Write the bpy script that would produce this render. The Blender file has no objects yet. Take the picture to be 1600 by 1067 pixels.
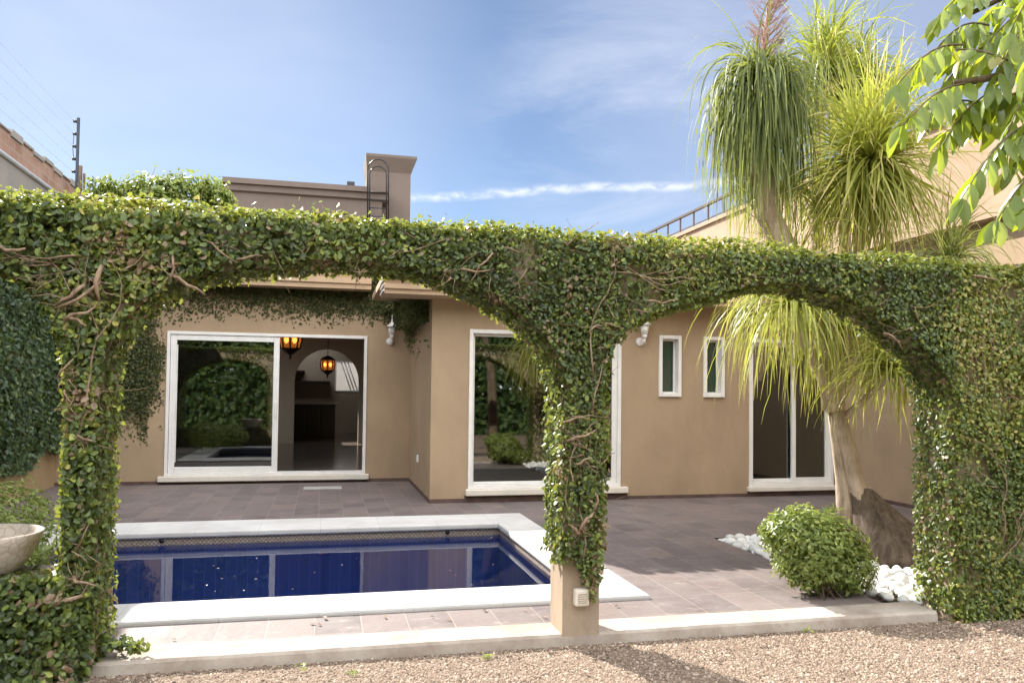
import bpy, math, random
import numpy as np
from mathutils import Vector, Matrix
R = math.radians
rng = np.random.default_rng(7)
random.seed(11)
SC = bpy.context.scene
COL = SC.collection

# ------------------------------------------------------------------ camera
F_PX, S_PX, PITCH, ROLL, YAW, CAMH = 1239.6, 37.7, .0321, -.0116, .2332, 1.4383
def ray(u, v):
    xx = (u-800)/F_PX; zz = -(v-533.5-S_PX)/F_PX
    c, s = math.cos(ROLL), math.sin(ROLL)
    xr = xx*c+zz*s; z2 = -xx*s+zz*c
    yf = math.cos(PITCH)-z2*math.sin(PITCH); z = math.sin(PITCH)+z2*math.cos(PITCH)
    c, s = math.cos(YAW), math.sin(YAW)
    return Vector((xr*c+yf*s, -xr*s+yf*c, z))
def at(u, v, Y):                     # the point of depth Y seen at photo pixel (u, v)
    d = ray(u, v); k = Y/d.y
    return Vector((d.x*k, d.y*k, d.z*k+CAMH))
cam = bpy.data.objects.new('camera', bpy.data.cameras.new('camera')); COL.objects.link(cam)
fwd = Vector((math.sin(YAW)*math.cos(PITCH), math.cos(YAW)*math.cos(PITCH), math.sin(PITCH)))
q = fwd.to_track_quat('-Z', 'Y')
cam.rotation_mode = 'QUATERNION'
from mathutils import Quaternion
cam.rotation_quaternion = q @ Quaternion((0, 0, 1), -ROLL)
cam.location = (0, 0, CAMH)
cam.data.sensor_width = 36; cam.data.lens = 36*F_PX/1600; cam.data.shift_y = S_PX/1600
cam.data.clip_start = .05; cam.data.clip_end = 3000
SC.camera = cam
SC.view_settings.view_transform = 'Standard'; SC.view_settings.look = 'None'
SC.view_settings.gamma = 1; SC.view_settings.exposure = 1.42
SC.cycles.max_bounces = 10; SC.cycles.transparent_max_bounces = 24
SC.cycles.caustics_reflective = False; SC.cycles.caustics_refractive = False

# ------------------------------------------------------------------ materials
class NT:
    def __init__(s, name):
        s.m = bpy.data.materials.new(name); s.m.use_nodes = True
        s.t = s.m.node_tree; s.t.nodes.clear()
        s.out = s.n('ShaderNodeOutputMaterial')
    def n(s, typ, **kw):
        nd = s.t.nodes.new(typ)
        for k, v in kw.items():
            if k.startswith('i_'): nd.inputs[k[2:].replace('_', ' ')].default_value = v
            else: setattr(nd, k, v)
        return nd
    def l(s, a, b): s.t.links.new(a, b)
    def pos(s):
        return s.n('ShaderNodeNewGeometry').outputs['Position']
    def noise(s, scale, detail=4, rough=.6, vec=None, stretch=None):
        v = vec or s.pos()
        if stretch:
            mp = s.n('ShaderNodeMapping'); mp.inputs['Scale'].default_value = stretch; s.l(v, mp.inputs['Vector']); v = mp.outputs[0]
        nd = s.n('ShaderNodeTexNoise'); nd.inputs['Scale'].default_value = scale
        nd.inputs['Detail'].default_value = detail; nd.inputs['Roughness'].default_value = rough
        s.l(v, nd.inputs['Vector']); return nd.outputs['Fac']
    def ramp(s, fac, stops, interp='LINEAR'):
        r = s.n('ShaderNodeValToRGB'); r.color_ramp.interpolation = interp
        e = r.color_ramp.elements
        while len(e) < len(stops): e.new(.5)
        for el, (p, c) in zip(e, stops):
            el.position = p; el.color = (*c, 1) if len(c) == 3 else c
        s.l(fac, r.inputs[0]); return r.outputs[0]
    def mix(s, fac, a, b, mode='MIX'):
        m = s.n('ShaderNodeMix', data_type='RGBA', blend_type=mode)
        for sock, v in ((m.inputs[0], fac), (m.inputs[6], a), (m.inputs[7], b)):
            if hasattr(v, 'is_output'): s.l(v, sock)
            elif isinstance(v, (int, float)): sock.default_value = v
            else: sock.default_value = (*v, 1)
        return m.outputs[2]
    def math(s, op, a, b=0.):
        m = s.n('ShaderNodeMath', operation=op)
        for sock, v in zip(m.inputs, (a, b)):
            if hasattr(v, 'is_output'): s.l(v, sock)
            else: sock.default_value = v
        return m.outputs[0]
    def bsdf(s, col, rough=.8, spec=.3, bump=None, bump_str=.3, bump_dist=.01, **kw):
        b = s.n('ShaderNodeBsdfPrincipled')
        if hasattr(col, 'is_output'): s.l(col, b.inputs['Base Color'])
        else: b.inputs['Base Color'].default_value = (*col, 1)
        if hasattr(rough, 'is_output'): s.l(rough, b.inputs['Roughness'])
        else: b.inputs['Roughness'].default_value = rough
        b.inputs['Specular IOR Level'].default_value = spec
        for k, v in kw.items(): b.inputs[k.replace('_', ' ')].default_value = v
        if bump is not None:
            bp = s.n('ShaderNodeBump'); bp.inputs['Strength'].default_value = bump_str; bp.inputs['Distance'].default_value = bump_dist
            s.l(bump, bp.inputs['Height']); s.l(bp.outputs[0], b.inputs['Normal'])
        return b
    def done(s, sh):
        s.l(sh.outputs[0] if hasattr(sh, 'outputs') else sh, s.out.inputs['Surface']); return s.m

def plaster(name, c, var=.12, rough=.9, stain=None):
    t = NT(name)
    n1 = t.noise(1.1, 5, .6); n2 = t.noise(9, 4)
    a = tuple(x*(1-var) for x in c); b = tuple(min(1, x*(1+var)) for x in c)
    col = t.ramp(n1, [(.3, a), (.7, b)])
    col = t.mix(t.math('MULTIPLY', n2, .25), col, tuple(x*.8 for x in c))
    if stain:
        n3 = t.noise(4.5, 6, .7, stretch=(1, 1, .5))
        col = t.mix(t.ramp(n3, [(.48, (0, 0, 0)), (.68, (.8, .8, .8))]), col, stain)
    sw = t.ramp(t.noise(2.4, 7, .72, stretch=(1, 1, .28)), [(.46, (0, 0, 0)), (.76, (.5, .5, .5))])
    col = t.mix(sw, col, tuple(x*.72 for x in c))
    blot = t.ramp(t.noise(.7, 6, .7), [(.48, (0, 0, 0)), (.75, (.35, .35, .35))])
    col = t.mix(blot, col, tuple(min(1, x*1.18) for x in c))
    ht = t.math('ADD', t.math('MULTIPLY', t.noise(7, 5, .6), 1.6), t.math('MULTIPLY', t.noise(120, 3), .35))
    return t.done(t.bsdf(col, rough, .25, ht, .30, .008))
def simple(name, c, rough=.5, spec=.4, metal=0, bump=0, var=.06):
    t = NT(name)
    n1 = t.noise(6, 4)
    col = t.ramp(n1, [(.3, tuple(x*(1-var) for x in c)), (.7, tuple(min(1, x*(1+var)) for x in c))])
    return t.done(t.bsdf(col, rough, spec, t.noise(60, 3) if bump else None, bump, .004, Metallic=metal))

M = {}
M['wall'] = plaster('taupe_plaster', (.395, .288, .188))
M['cornice'] = plaster('cornice_plaster', (.46, .33, .215), .08)
M['roofbox'] = plaster('roof_plaster', (.155, .122, .103), .08)
M['pier'] = plaster('bare_arcade_plaster', (.41, .32, .235), .14, stain=(.22, .17, .13))
M['tan'] = plaster('tan_plaster', (.46, .325, .225), .1)
M['cream'] = plaster('boundary_plaster', (.42, .30, .17), .1)
M['white'] = simple('white_aluminium', (.78, .76, .73), .35)
M['sill'] = plaster('white_stone_sill', (.72, .66, .58), .06)
M['black'] = simple('black_metal', (.02, .02, .022), .45)
M['dark_blue'] = simple('dark_post_paint', (.03, .035, .05), .5)
M['rust'] = simple('rusted_rail', (.06, .042, .034), .7)
M['grey'] = plaster('grey_render', (.3, .28, .25), .15)
M['soil'] = simple('dark_soil', (.06, .045, .035), .95, .1, bump=.5)
M['inwall'] = plaster('room_wall', (.36, .30, .23), .06)
M['infloor'] = simple('polished_room_floor', (.16, .13, .11), .16, .5)
M['darkwood'] = simple('dark_wood', (.025, .017, .014), .4)
M['counter_top'] = simple('pale_counter_top', (.3, .27, .25), .3)
M['bronze'] = simple('lantern_bronze', (.05, .03, .02), .4, .5, .6)
M['offwhite'] = simple('off_white_plastic', (.72, .66, .57), .4)
M['mesh_beige'] = simple('beige_grille', (.36, .30, .22), .6)
M['cover'] = plaster('cement_cover', (.42, .40, .37), .12)
M['silver'] = simple('silver_metal', (.55, .58, .62), .35, .5, .3)

def coping_mat():
    t = NT('white_coping_stone')
    col = t.ramp(t.noise(2.2, 6, .65), [(.3, (.50, .48, .46)), (.7, (.64, .625, .605))])
    br = t.n('ShaderNodeTexBrick', offset=0, squash=1); br.inputs['Scale'].default_value = 1
    br.inputs['Brick Width'].default_value = .6; br.inputs['Row Height'].default_value = 60; br.inputs['Mortar Size'].default_value = .0032
    t.l(t.pos(), br.inputs['Vector'])
    col = t.mix(t.math('MULTIPLY', br.outputs['Fac'], .4), col, (.33, .30, .27))
    spots = t.ramp(t.noise(7, 8, .78), [(.56, (0, 0, 0)), (.72, (.55, .55, .55))])
    col = t.mix(spots, col, (.42, .38, .33))
    return t.done(t.bsdf(col, .65, .3, t.noise(90, 3), .15, .003))
M['coping'] = coping_mat()
def kerb_mat():
    t = NT('worn_concrete_kerb')
    col = t.ramp(t.noise(3, 7, .7), [(.3, (.27, .215, .175)), (.55, (.41, .355, .305)), (.75, (.50, .45, .40))])
    col = t.mix(t.ramp(t.noise(14, 5, .7), [(.6, (0, 0, 0)), (.75, (.7, .7, .7))]), col, (.28, .2, .14))
    return t.done(t.bsdf(col, .9, .2, t.noise(40, 6, .7), .5, .008))
M['kerb'] = kerb_mat()
def tile_mat():
    t = NT('slate_terrace_tiles')
    mp = t.n('ShaderNodeMapping'); mp.inputs['Location'].default_value = (.0245, -.212, 0); t.l(t.pos(), mp.inputs['Vector'])
    br = t.n('ShaderNodeTexBrick', offset=0, squash=1); br.inputs['Scale'].default_value = 1
    br.inputs['Brick Width'].default_value = .2795; br.inputs['Row Height'].default_value = .42; br.inputs['Mortar Size'].default_value = .004
    br.inputs['Mortar Smooth'].default_value = .3; br.inputs['Bias'].default_value = 0
    br.inputs['Color1'].default_value = (.0, 0, 0, 1); br.inputs['Color2'].default_value = (1, 1, 1, 1); br.inputs['Mortar'].default_value = (.5, .5, .5, 1)
    t.l(mp.outputs[0], br.inputs['Vector'])
    per = br.outputs['Color']
    base = t.ramp(per, [(0, (.095, .077, .075)), (.45, (.15, .12, .113)), (1, (.225, .167, .148))])
    n = t.noise(3.4, 7, .68); n2 = t.noise(26, 5, .65)
    col = t.mix(t.ramp(n, [(.32, (0, 0, 0)), (.72, (1, 1, 1))]), base, (.215, .182, .17))
    col = t.mix(t.math('MULTIPLY', n2, .5), col, (.11, .085, .085))
    streak = t.ramp(t.noise(4, 7, .8, stretch=(1, 2.2, 1)), [(.57, (0, 0, 0)), (.68, (.75, .75, .75))])
    col = t.mix(streak, col, (.36, .30, .275))
    col = t.mix(t.math('MULTIPLY', br.outputs['Fac'], .55), col, (.30, .25, .22))
    ht = t.math('SUBTRACT', t.noise(22, 6, .7), t.math('MULTIPLY', br.outputs['Fac'], .7))
    rough = t.ramp(n, [(.3, (.5, .5, .5)), (.7, (.78, .78, .78))])
    return t.done(t.bsdf(col, rough, .35, ht, .45, .008))
M['tile'] = tile_mat()
M['base'] = simple('baseboard_slate', (.11, .07, .06), .7, .3, 0, .3, .3)
def gravel_mat(name, k=1.):
    t = NT(name)
    vo = t.n('ShaderNodeTexVoronoi'); vo.inputs['Scale'].default_value = 75; t.l(t.pos(), vo.inputs['Vector'])
    sep = t.n('ShaderNodeSeparateColor'); t.l(vo.outputs['Color'], sep.inputs[0])
    col = t.ramp(sep.outputs[0], [(0, (.19*k, .13*k, .095*k)), (.4, (.34*k, .245*k, .18*k)), (.8, (.46*k, .345*k, .265*k)), (1, (.56*k, .45*k, .36*k))])
    col = t.mix(t.ramp(t.noise(1.6, 5), [(.4, (0, 0, 0)), (.7, (.6, .6, .6))]), col, (.42*k, .31*k, .23*k))
    return t.done(t.bsdf(col, .95, .15, vo.outputs['Distance'], .9, .012))
M['gravel'] = gravel_mat('gravel_bed', .55)
def stone_mat():
    t = NT('gravel_stone'); a = t.n('ShaderNodeAttribute', attribute_name='rnd')
    col = t.ramp(a.outputs['Fac'], [(0, (.09, .064, .048)), (.3, (.215, .16, .12)), (.75, (.335, .262, .20)), (1, (.47, .39, .315))])
    return t.done(t.bsdf(col, .9, .2))
M['stone'] = stone_mat()
def brick_mat():
    t = NT('old_brick_wall')
    mp = t.n('ShaderNodeMapping'); mp.inputs['Rotation'].default_value = (R(90), 0, R(90))
    sx = t.n('ShaderNodeSeparateXYZ'); t.l(t.pos(), sx.inputs[0])
    cx = t.n('ShaderNodeCombineXYZ'); t.l(sx.outputs[1], cx.inputs[0]); t.l(sx.outputs[2], cx.inputs[1])
    br = t.n('ShaderNodeTexBrick'); br.inputs['Scale'].default_value = 1; br.inputs['Brick Width'].default_value = .3; br.inputs['Row Height'].default_value = .13
    br.inputs['Mortar Size'].default_value = .012; br.inputs['Color1'].default_value = (.27, .145, .10, 1); br.inputs['Color2'].default_value = (.36, .215, .155, 1); br.inputs['Mortar'].default_value = (.34, .27, .22, 1)
    t.l(cx.outputs[0], br.inputs['Vector'])
    col = t.mix(t.ramp(t.noise(2.5, 6, .7), [(.4, (0, 0, 0)), (.7, (.8, .8, .8))]), br.outputs['Color'], (.40, .29, .23))
    return t.done(t.bsdf(col, .95, .15, t.noise(14, 6), .5, .02))
M['brick'] = brick_mat()
def frieze_mat():
    t = NT('pool_frieze_tile')
    sx = t.n('ShaderNodeSeparateXYZ'); t.l(t.pos(), sx.inputs[0])
    h = t.math('ADD', sx.outputs[0], sx.outputs[1])
    a = t.math('PINGPONG', h, .02); b = t.math('PINGPONG', t.math('ADD', sx.outputs[2], 1.0), .02)
    d = t.math('ADD', a, b)
    f = t.ramp(d, [(.0, (0, 0, 0)), (.014, (0, 0, 0)), (.017, (1, 1, 1)), (.023, (1, 1, 1)), (.026, (0, 0, 0))])
    vo = t.ramp(t.noise(60, 2), [(.4, (.25, .19, .14)), (.6, (.52, .45, .36))])
    col = t.mix(f, vo, (.16, .12, .12))
    return t.done(t.bsdf(col, .35, .5))
M['frieze'] = frieze_mat()
def pooltile_mat():
    t = NT('navy_pool_tile')
    br = t.n('ShaderNodeTexBrick', offset=0); br.inputs['Scale'].default_value = 1; br.inputs['Brick Width'].default_value = .1; br.inputs['Row Height'].default_value = .1
    br.inputs['Mortar Size'].default_value = .004; br.inputs['Color1'].default_value = (.055, .088, .23, 1); br.inputs['Color2'].default_value = (.08, .12, .29, 1); br.inputs['Mortar'].default_value = (.12, .15, .4, 1)
    t.l(t.pos(), br.inputs['Vector'])
    return t.done(t.bsdf(br.outputs['Color'], .3, .5))
M['pooltile'] = pooltile_mat()
def water_mat():
    t = NT('pool_water')
    fr = t.n('ShaderNodeFresnel'); fr.inputs['IOR'].default_value = 1.33
    bp = t.n('ShaderNodeBump'); bp.inputs['Strength'].default_value = .018; bp.inputs['Distance'].default_value = .05
    t.l(t.noise(2.2, 2), bp.inputs['Height']); t.l(bp.outputs[0], fr.inputs['Normal'])
    gl = t.n('ShaderNodeBsdfGlossy'); gl.inputs['Roughness'].default_value = .0; t.l(bp.outputs[0], gl.inputs['Normal'])
    tr = t.n('ShaderNodeBsdfTransparent'); tr.inputs['Color'].default_value = (.70, .80, .99, 1)
    mx = t.n('ShaderNodeMixShader'); t.l(fr.outputs[0], mx.inputs[0]); t.l(tr.outputs[0], mx.inputs[1]); t.l(gl.outputs[0], mx.inputs[2])
    return t.done(mx)
M['water'] = water_mat()
def glass_mat(name, tint, ior=1.75, refl=(.9, .92, .9)):
    t = NT(name)
    fr = t.n('ShaderNodeFresnel'); fr.inputs['IOR'].default_value = ior
    gl = t.n('ShaderNodeBsdfGlossy'); gl.inputs['Roughness'].default_value = .022; gl.inputs['Color'].default_value = (*refl, 1)
    bp = t.n('ShaderNodeBump'); bp.inputs['Strength'].default_value = .02; bp.inputs['Distance'].default_value = .05
    t.l(t.noise(1.2, 1), bp.inputs['Height']); t.l(bp.outputs[0], gl.inputs['Normal'])
    tr = t.n('ShaderNodeBsdfTransparent'); tr.inputs['Color'].default_value = (*tint, 1)
    bf = t.n('ShaderNodeNewGeometry').outputs['Backfacing']
    mx = t.n('ShaderNodeMixShader'); t.l(t.math('MULTIPLY', fr.outputs[0], t.math('SUBTRACT', 1., bf)), mx.inputs[0]); t.l(tr.outputs[0], mx.inputs[1]); t.l(gl.outputs[0], mx.inputs[2])
    return t.done(mx)
M['glass'] = glass_mat('tinted_glass', (.35, .38, .34), 2.6)
M['clear'] = glass_mat('clear_glass', (.9, .92, .9), 1.4)
t = NT('green_frosted_glass'); M['frost'] = simple('frosted_lamp_glass', (.74, .72, .68), .3)
t = NT('green_frosted_glass'); M['green'] = t.done(t.bsdf(t.ramp(t.noise(3), [(.3, (.012, .04, .025)), (.7, (.022, .06, .038))]), .12, .5))
def emit_mat(name, c, s):
    t = NT(name); e = t.n('ShaderNodeEmission'); e.inputs['Color'].default_value = (*c, 1); e.inputs['Strength'].default_value = s
    return t.done(e)
M['bulb'] = emit_mat('lantern_bulb', (1, .55, .24), 2.6)
t = NT('amber_glass')
_tr = t.n('ShaderNodeBsdfTransparent'); _tr.inputs['Color'].default_value = (.75, .42, .16, 1)
_df = t.n('ShaderNodeBsdfTranslucent'); _df.inputs['Color'].default_value = (.7, .36, .12, 1)
_mx = t.n('ShaderNodeMixShader'); _mx.inputs[0].default_value = .5; t.l(_tr.outputs[0], _mx.inputs[1]); t.l(_df.outputs[0], _mx.inputs[2])
M['amber'] = t.done(_mx)
def pebble_mat():
    t = NT('white_pebble'); oi = t.n('ShaderNodeObjectInfo')
    col = t.ramp(oi.outputs['Random'], [(0, (.58, .57, .55)), (1, (.80, .79, .77))])
    return t.done(t.bsdf(col, .55, .3, t.noise(25, 4), .15, .01))
M['pebble'] = pebble_mat()
def leaf_mat(name, stops, trans=.35, tcol=(.35, .45, .05), rough=.52, spec=.3):
    t = NT(name); a = t.n('ShaderNodeAttribute', attribute_name='rnd')
    col = t.ramp(a.outputs['Fac'], stops)
    b = t.bsdf(col, rough, spec)
    tl = t.n('ShaderNodeBsdfTranslucent'); t.l(t.mix(.65, col, tcol), tl.inputs['Color'])
    mx = t.n('ShaderNodeMixShader'); mx.inputs[0].default_value = trans
    t.l(b.outputs[0], mx.inputs[1]); t.l(tl.outputs[0], mx.inputs[2])
    return t.done(mx)
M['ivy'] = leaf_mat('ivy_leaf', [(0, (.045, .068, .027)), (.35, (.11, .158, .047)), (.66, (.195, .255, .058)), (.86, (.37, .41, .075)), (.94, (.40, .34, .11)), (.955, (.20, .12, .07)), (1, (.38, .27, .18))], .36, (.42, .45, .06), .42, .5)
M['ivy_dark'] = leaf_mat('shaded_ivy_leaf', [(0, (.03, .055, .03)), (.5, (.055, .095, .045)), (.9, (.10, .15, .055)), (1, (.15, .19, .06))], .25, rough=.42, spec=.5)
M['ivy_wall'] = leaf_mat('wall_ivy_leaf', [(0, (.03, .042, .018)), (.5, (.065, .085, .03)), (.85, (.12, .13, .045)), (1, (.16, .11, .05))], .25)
M['bush'] = leaf_mat('bush_leaf', [(0, (.08, .12, .03)), (.5, (.19, .25, .055)), (1, (.36, .40, .12))], .35, (.45, .5, .08), .38, .5)
M['palm'] = leaf_mat('palm_blade', [(0, (.05, .08, .02)), (.3, (.14, .18, .035)), (.6, (.33, .35, .07)), (.85, (.52, .48, .16)), (1, (.55, .38, .18))], .42, (.5, .55, .06), .45, .4)
M['palm_dark'] = leaf_mat('palm_blade_dark', [(0, (.04, .06, .025)), (.35, (.13, .165, .055)), (.7, (.32, .34, .12)), (1, (.48, .42, .22))], .36, (.5, .55, .1), .55, .25)
M['tree'] = leaf_mat('tree_leaflet', [(0, (.08, .14, .028)), (.5, (.17, .24, .045)), (.9, (.28, .33, .07)), (1, (.36, .32, .06))], .5, (.52, .6, .02), .3, .5)
M['hedge'] = leaf_mat('hedge_leaf', [(0, (.02, .045, .014)), (.6, (.045, .085, .022)), (1, (.10, .14, .035))], .25)
def bark_mat(name, a, b, s=16):
    t = NT(name); n = t.noise(s, 6, .7, stretch=(1, 1, .22))
    return t.done(t.bsdf(t.ramp(n, [(.35, a), (.65, b)]), .9, .15, n, .7, .02))
M['vine'] = bark_mat('vine_stem', (.17, .115, .075), (.40, .29, .20), 30)
M['bark'] = bark_mat('palm_bark', (.33, .245, .175), (.62, .50, .39))
M['caudex'] = bark_mat('palm_base_bark', (.07, .052, .04), (.20, .155, .12))
M['spike'] = simple('dry_flower_stalk', (.40, .26, .21), .8, .2)
M['twig'] = bark_mat('tree_bark', (.10, .075, .05), (.2, .15, .10))

# ------------------------------------------------------------------ object helpers
def tag(o, label=None, cat=None, group=None, kind=None):
    if label: o['label'] = label
    if cat: o['category'] = cat
    if group: o['group'] = group
    if kind: o['kind'] = kind
    return o
def empty(name, loc, label, cat, group=None):
    o = bpy.data.objects.new(name, None); COL.objects.link(o); o.location = loc; o.empty_display_size = .1
    return tag(o, label, cat, group)
class MB:
    def __init__(s): s.v = []; s.f = []; s.sm = []
    def add(s, vs, fs, smooth=False):
        k = len(s.v); s.v += [tuple(p) for p in vs]; s.f += [tuple(i+k for i in f) for f in fs]; s.sm += [smooth]*len(fs); return s
    def box(s, x0, x1, y0, y1, z0, z1):
        return s.add([(x0,y0,z0),(x1,y0,z0),(x1,y1,z0),(x0,y1,z0),(x0,y0,z1),(x1,y0,z1),(x1,y1,z1),(x0,y1,z1)],
              [(0,3,2,1),(4,5,6,7),(0,1,5,4),(1,2,6,5),(2,3,7,6),(3,0,4,7)])
    def tube(s, pts, rad, n=6, caps=True):
        pts = [Vector(p) for p in pts]
        if not hasattr(rad, '__len__'): rad = [rad]*len(pts)
        vs = []; up = Vector((.31, .17, .93)); 
        for i, p in enumerate(pts):
            d = (pts[min(i+1, len(pts)-1)]-pts[max(i-1, 0)])
            if d.length < 1e-9: d = Vector((0, 0, 1))
            d.normalize()
            a = d.cross(up)
            if a.length < .05: a = d.cross(Vector((1, 0, 0)))
            a.normalize(); b = d.cross(a)
            for k in range(n):
                t = 2*math.pi*k/n; vs.append(p+(a*math.cos(t)+b*math.sin(t))*rad[i])
        fs = []
        for i in range(len(pts)-1):
            for k in range(n):
                fs.append((i*n+k, i*n+(k+1) % n, (i+1)*n+(k+1) % n, (i+1)*n+k))
        if caps: fs += [tuple(range(n))[::-1], tuple(range((len(pts)-1)*n, len(pts)*n))]
        return s.add(vs, fs, True)
    def lathe(s, prof, c=(0, 0, 0), n=20, rfun=None):
        vs = []
        for r, z in prof:
            for k in range(n):
                t = 2*math.pi*k/n; rr = r*(rfun(t, z) if rfun else 1)
                vs.append((c[0]+rr*math.cos(t), c[1]+rr*math.sin(t), c[2]+z))
        fs = [(i*n+k, i*n+(k+1) % n, (i+1)*n+(k+1) % n, (i+1)*n+k) for i in range(len(prof)-1) for k in range(n)]
        fs += [tuple(range(n))[::-1], tuple(range((len(prof)-1)*n, len(prof)*n))]
        return s.add(vs, fs, True)
    def prism_x(s, prof, x0, x1):       # profile (y,z) run along x
        n = len(prof); vs = [(x0, y, z) for y, z in prof]+[(x1, y, z) for y, z in prof]
        fs = [(i, (i+1) % n, n+(i+1) % n, n+i) for i in range(n)]+[tuple(range(n))[::-1], tuple(range(n, 2*n))]
        return s.add(vs, fs)
    def prism_y(s, prof, y0, y1):       # profile (x,z) run along y
        n = len(prof); vs = [(x, y0, z) for x, z in prof]+[(x, y1, z) for x, z in prof]
        fs = [(i, (i+1) % n, n+(i+1) % n, n+i) for i in range(n)]+[tuple(range(n))[::-1], tuple(range(n, 2*n))]
        return s.add(vs, fs)
    def build(s, name, mat, parent=None, bevel=0, keep=False):
        me = bpy.data.meshes.new(name); me.from_pydata(s.v, [], s.f); me.update()
        import bmesh
        bm = bmesh.new(); bm.from_mesh(me); keep or bmesh.ops.recalc_face_normals(bm, faces=bm.faces)
        bm.to_mesh(me); bm.free()
        me.polygons.foreach_set('use_smooth', s.sm)
        return link(name, me, mat, parent, bevel)
def link(name, me, mat, parent=None, bevel=0):
    me.materials.append(M[mat] if isinstance(mat, str) else mat)
    o = bpy.data.objects.new(name, me); COL.objects.link(o)
    if parent:
        o.parent = parent
        loc = Vector(parent.location); p = parent.parent
        while p: loc = loc+Vector(p.location); p = p.parent
        o.location = -loc                   # mesh data is in world coordinates
    if bevel:
        b = o.modifiers.new('bevel', 'BEVEL'); b.width = bevel; b.segments = 2; b.limit_method = 'ANGLE'; b.angle_limit = R(40)
    return o
def np_mesh(name, V, Fq, mat, parent=None, rnd=None, smooth=False):
    """V (n,3), Fq (m,4) all quads"""
    me = bpy.data.meshes.new(name)
    me.vertices.add(len(V)); me.vertices.foreach_set('co', np.ascontiguousarray(V, dtype=np.float32).ravel())
    m = len(Fq); me.loops.add(m*4); me.loops.foreach_set('vertex_index', np.ascontiguousarray(Fq, dtype=np.int32).ravel())
    me.polygons.add(m); me.polygons.foreach_set('loop_start', np.arange(0, m*4, 4, dtype=np.int32))
    try: me.polygons.foreach_set('loop_total', np.full(m, 4, dtype=np.int32))
    except Exception: pass
    if smooth: me.polygons.foreach_set('use_smooth', np.ones(m, dtype=bool))
    me.update(calc_edges=True); me.validate()
    if rnd is not None:
        a = me.attributes.new('rnd', 'FLOAT', 'FACE'); a.data.foreach_set('value', np.ascontiguousarray(rnd, dtype=np.float32))
    return link(name, me, mat, parent)
def unit(a): return a/np.maximum(np.linalg.norm(a, axis=-1, keepdims=True), 1e-9)
def leaves(name, P, N, L, mat, parent=None, wl=.72, droop=.5, tilt=.55, fold=.18, rnd=None, D=None):
    """one small folded oval leaf per point: P position, N outward normal, L length"""
    n = len(P); P = np.asarray(P, float); N = unit(np.asarray(N, float)+rng.normal(0, tilt, (n, 3)))
    if D is None:
        D = rng.normal(0, 1, (n, 3)); D[:, 2] -= droop*1.6
    D = D-N*np.sum(D*N, 1, keepdims=True); D = unit(D); S = np.cross(D, N)
    L = np.broadcast_to(np.asarray(L, float), (n,))[:, None]; W = L*wl*.5
    fz = fold*L*rng.uniform(.3, 1.6, (n, 1))
    curl = L*rng.uniform(-.05, .22, (n, 1))
    b = P-D*L*.25; 
    R1 = P+D*L*.08+S*W*.92-N*fz; R2 = P+D*L*.45+S*W*.72-N*fz*.8-N*curl*.4; T = P+D*L*.75-N*curl
    L2 = P+D*L*.45-S*W*.72-N*fz*.8-N*curl*.4; L1 = P+D*L*.08-S*W*.92-N*fz
    V = np.stack([b, R1, R2, T, L2, L1], 1).reshape(-1, 3)
    k = np.arange(n)[:, None]*6
    Fq = np.concatenate([k+np.array([[0, 1, 2, 3]]), k+np.array([[0, 3, 4, 5]])], 1).reshape(-1, 4)
    r = rng.uniform(0, 1, n) if rnd is None else np.asarray(rnd)
    return np_mesh(name, V, Fq, mat, parent, np.repeat(r, 2))
def vnoise(P, s, seed=0):
    """cheap smooth 3-D value noise 0..1"""
    Q = np.asarray(P)*s+seed*17.31; i = np.floor(Q).astype(int); f = Q-i; f = f*f*(3-2*f); out = 0
    def h(a, b, c):
        x = (a*374761393+b*668265263+c*2147483647+seed*1013) & 0xffffffff
        x = ((x ^ (x >> 13))*1274126177) & 0xffffffff
        return ((x ^ (x >> 16)) & 0xffff)/65535.
    for dx in (0, 1):
        for dy in (0, 1):
            for dz in (0, 1):
                w = (f[:, 0] if dx else 1-f[:, 0])*(f[:, 1] if dy else 1-f[:, 1])*(f[:, 2] if dz else 1-f[:, 2])
                out = out+w*h(i[:, 0]+dx, i[:, 1]+dy, i[:, 2]+dz)
    return out
def wall_holes(mb, x0, x1, z0, z1, y0, y1, holes):
    """a wall slab facing -y from y0 to y1 with rectangular holes (hx0,hx1,hz0,hz1)"""
    xs = sorted({x0, x1, *[h[0] for h in holes], *[h[1] for h in holes]}); zs = sorted({z0, z1, *[h[2] for h in holes], *[h[3] for h in holes]})
    inside = lambda x, z: any(h[0] < x < h[1] and h[2] < z < h[3] for h in holes)
    for y in (y0, y1):
        for i in range(len(xs)-1):
            for j in range(len(zs)-1):
                if not inside((xs[i]+xs[i+1])/2, (zs[j]+zs[j+1])/2):
                    mb.add([(xs[i], y, zs[j]), (xs[i+1], y, zs[j]), (xs[i+1], y, zs[j+1]), (xs[i], y, zs[j+1])], [(0, 1, 2, 3)])
    for (a, b, c, d) in list(holes)+[(x0, x1, z0, z1)]:
        for p, q_ in (((a, c), (b, c)), ((b, c), (b, d)), ((b, d), (a, d)), ((a, d), (a, c))):
            mb.add([(p[0], y0, p[1]), (q_[0], y0, q_[1]), (q_[0], y1, q_[1]), (p[0], y1, p[1])], [(0, 1, 2, 3)])

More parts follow.
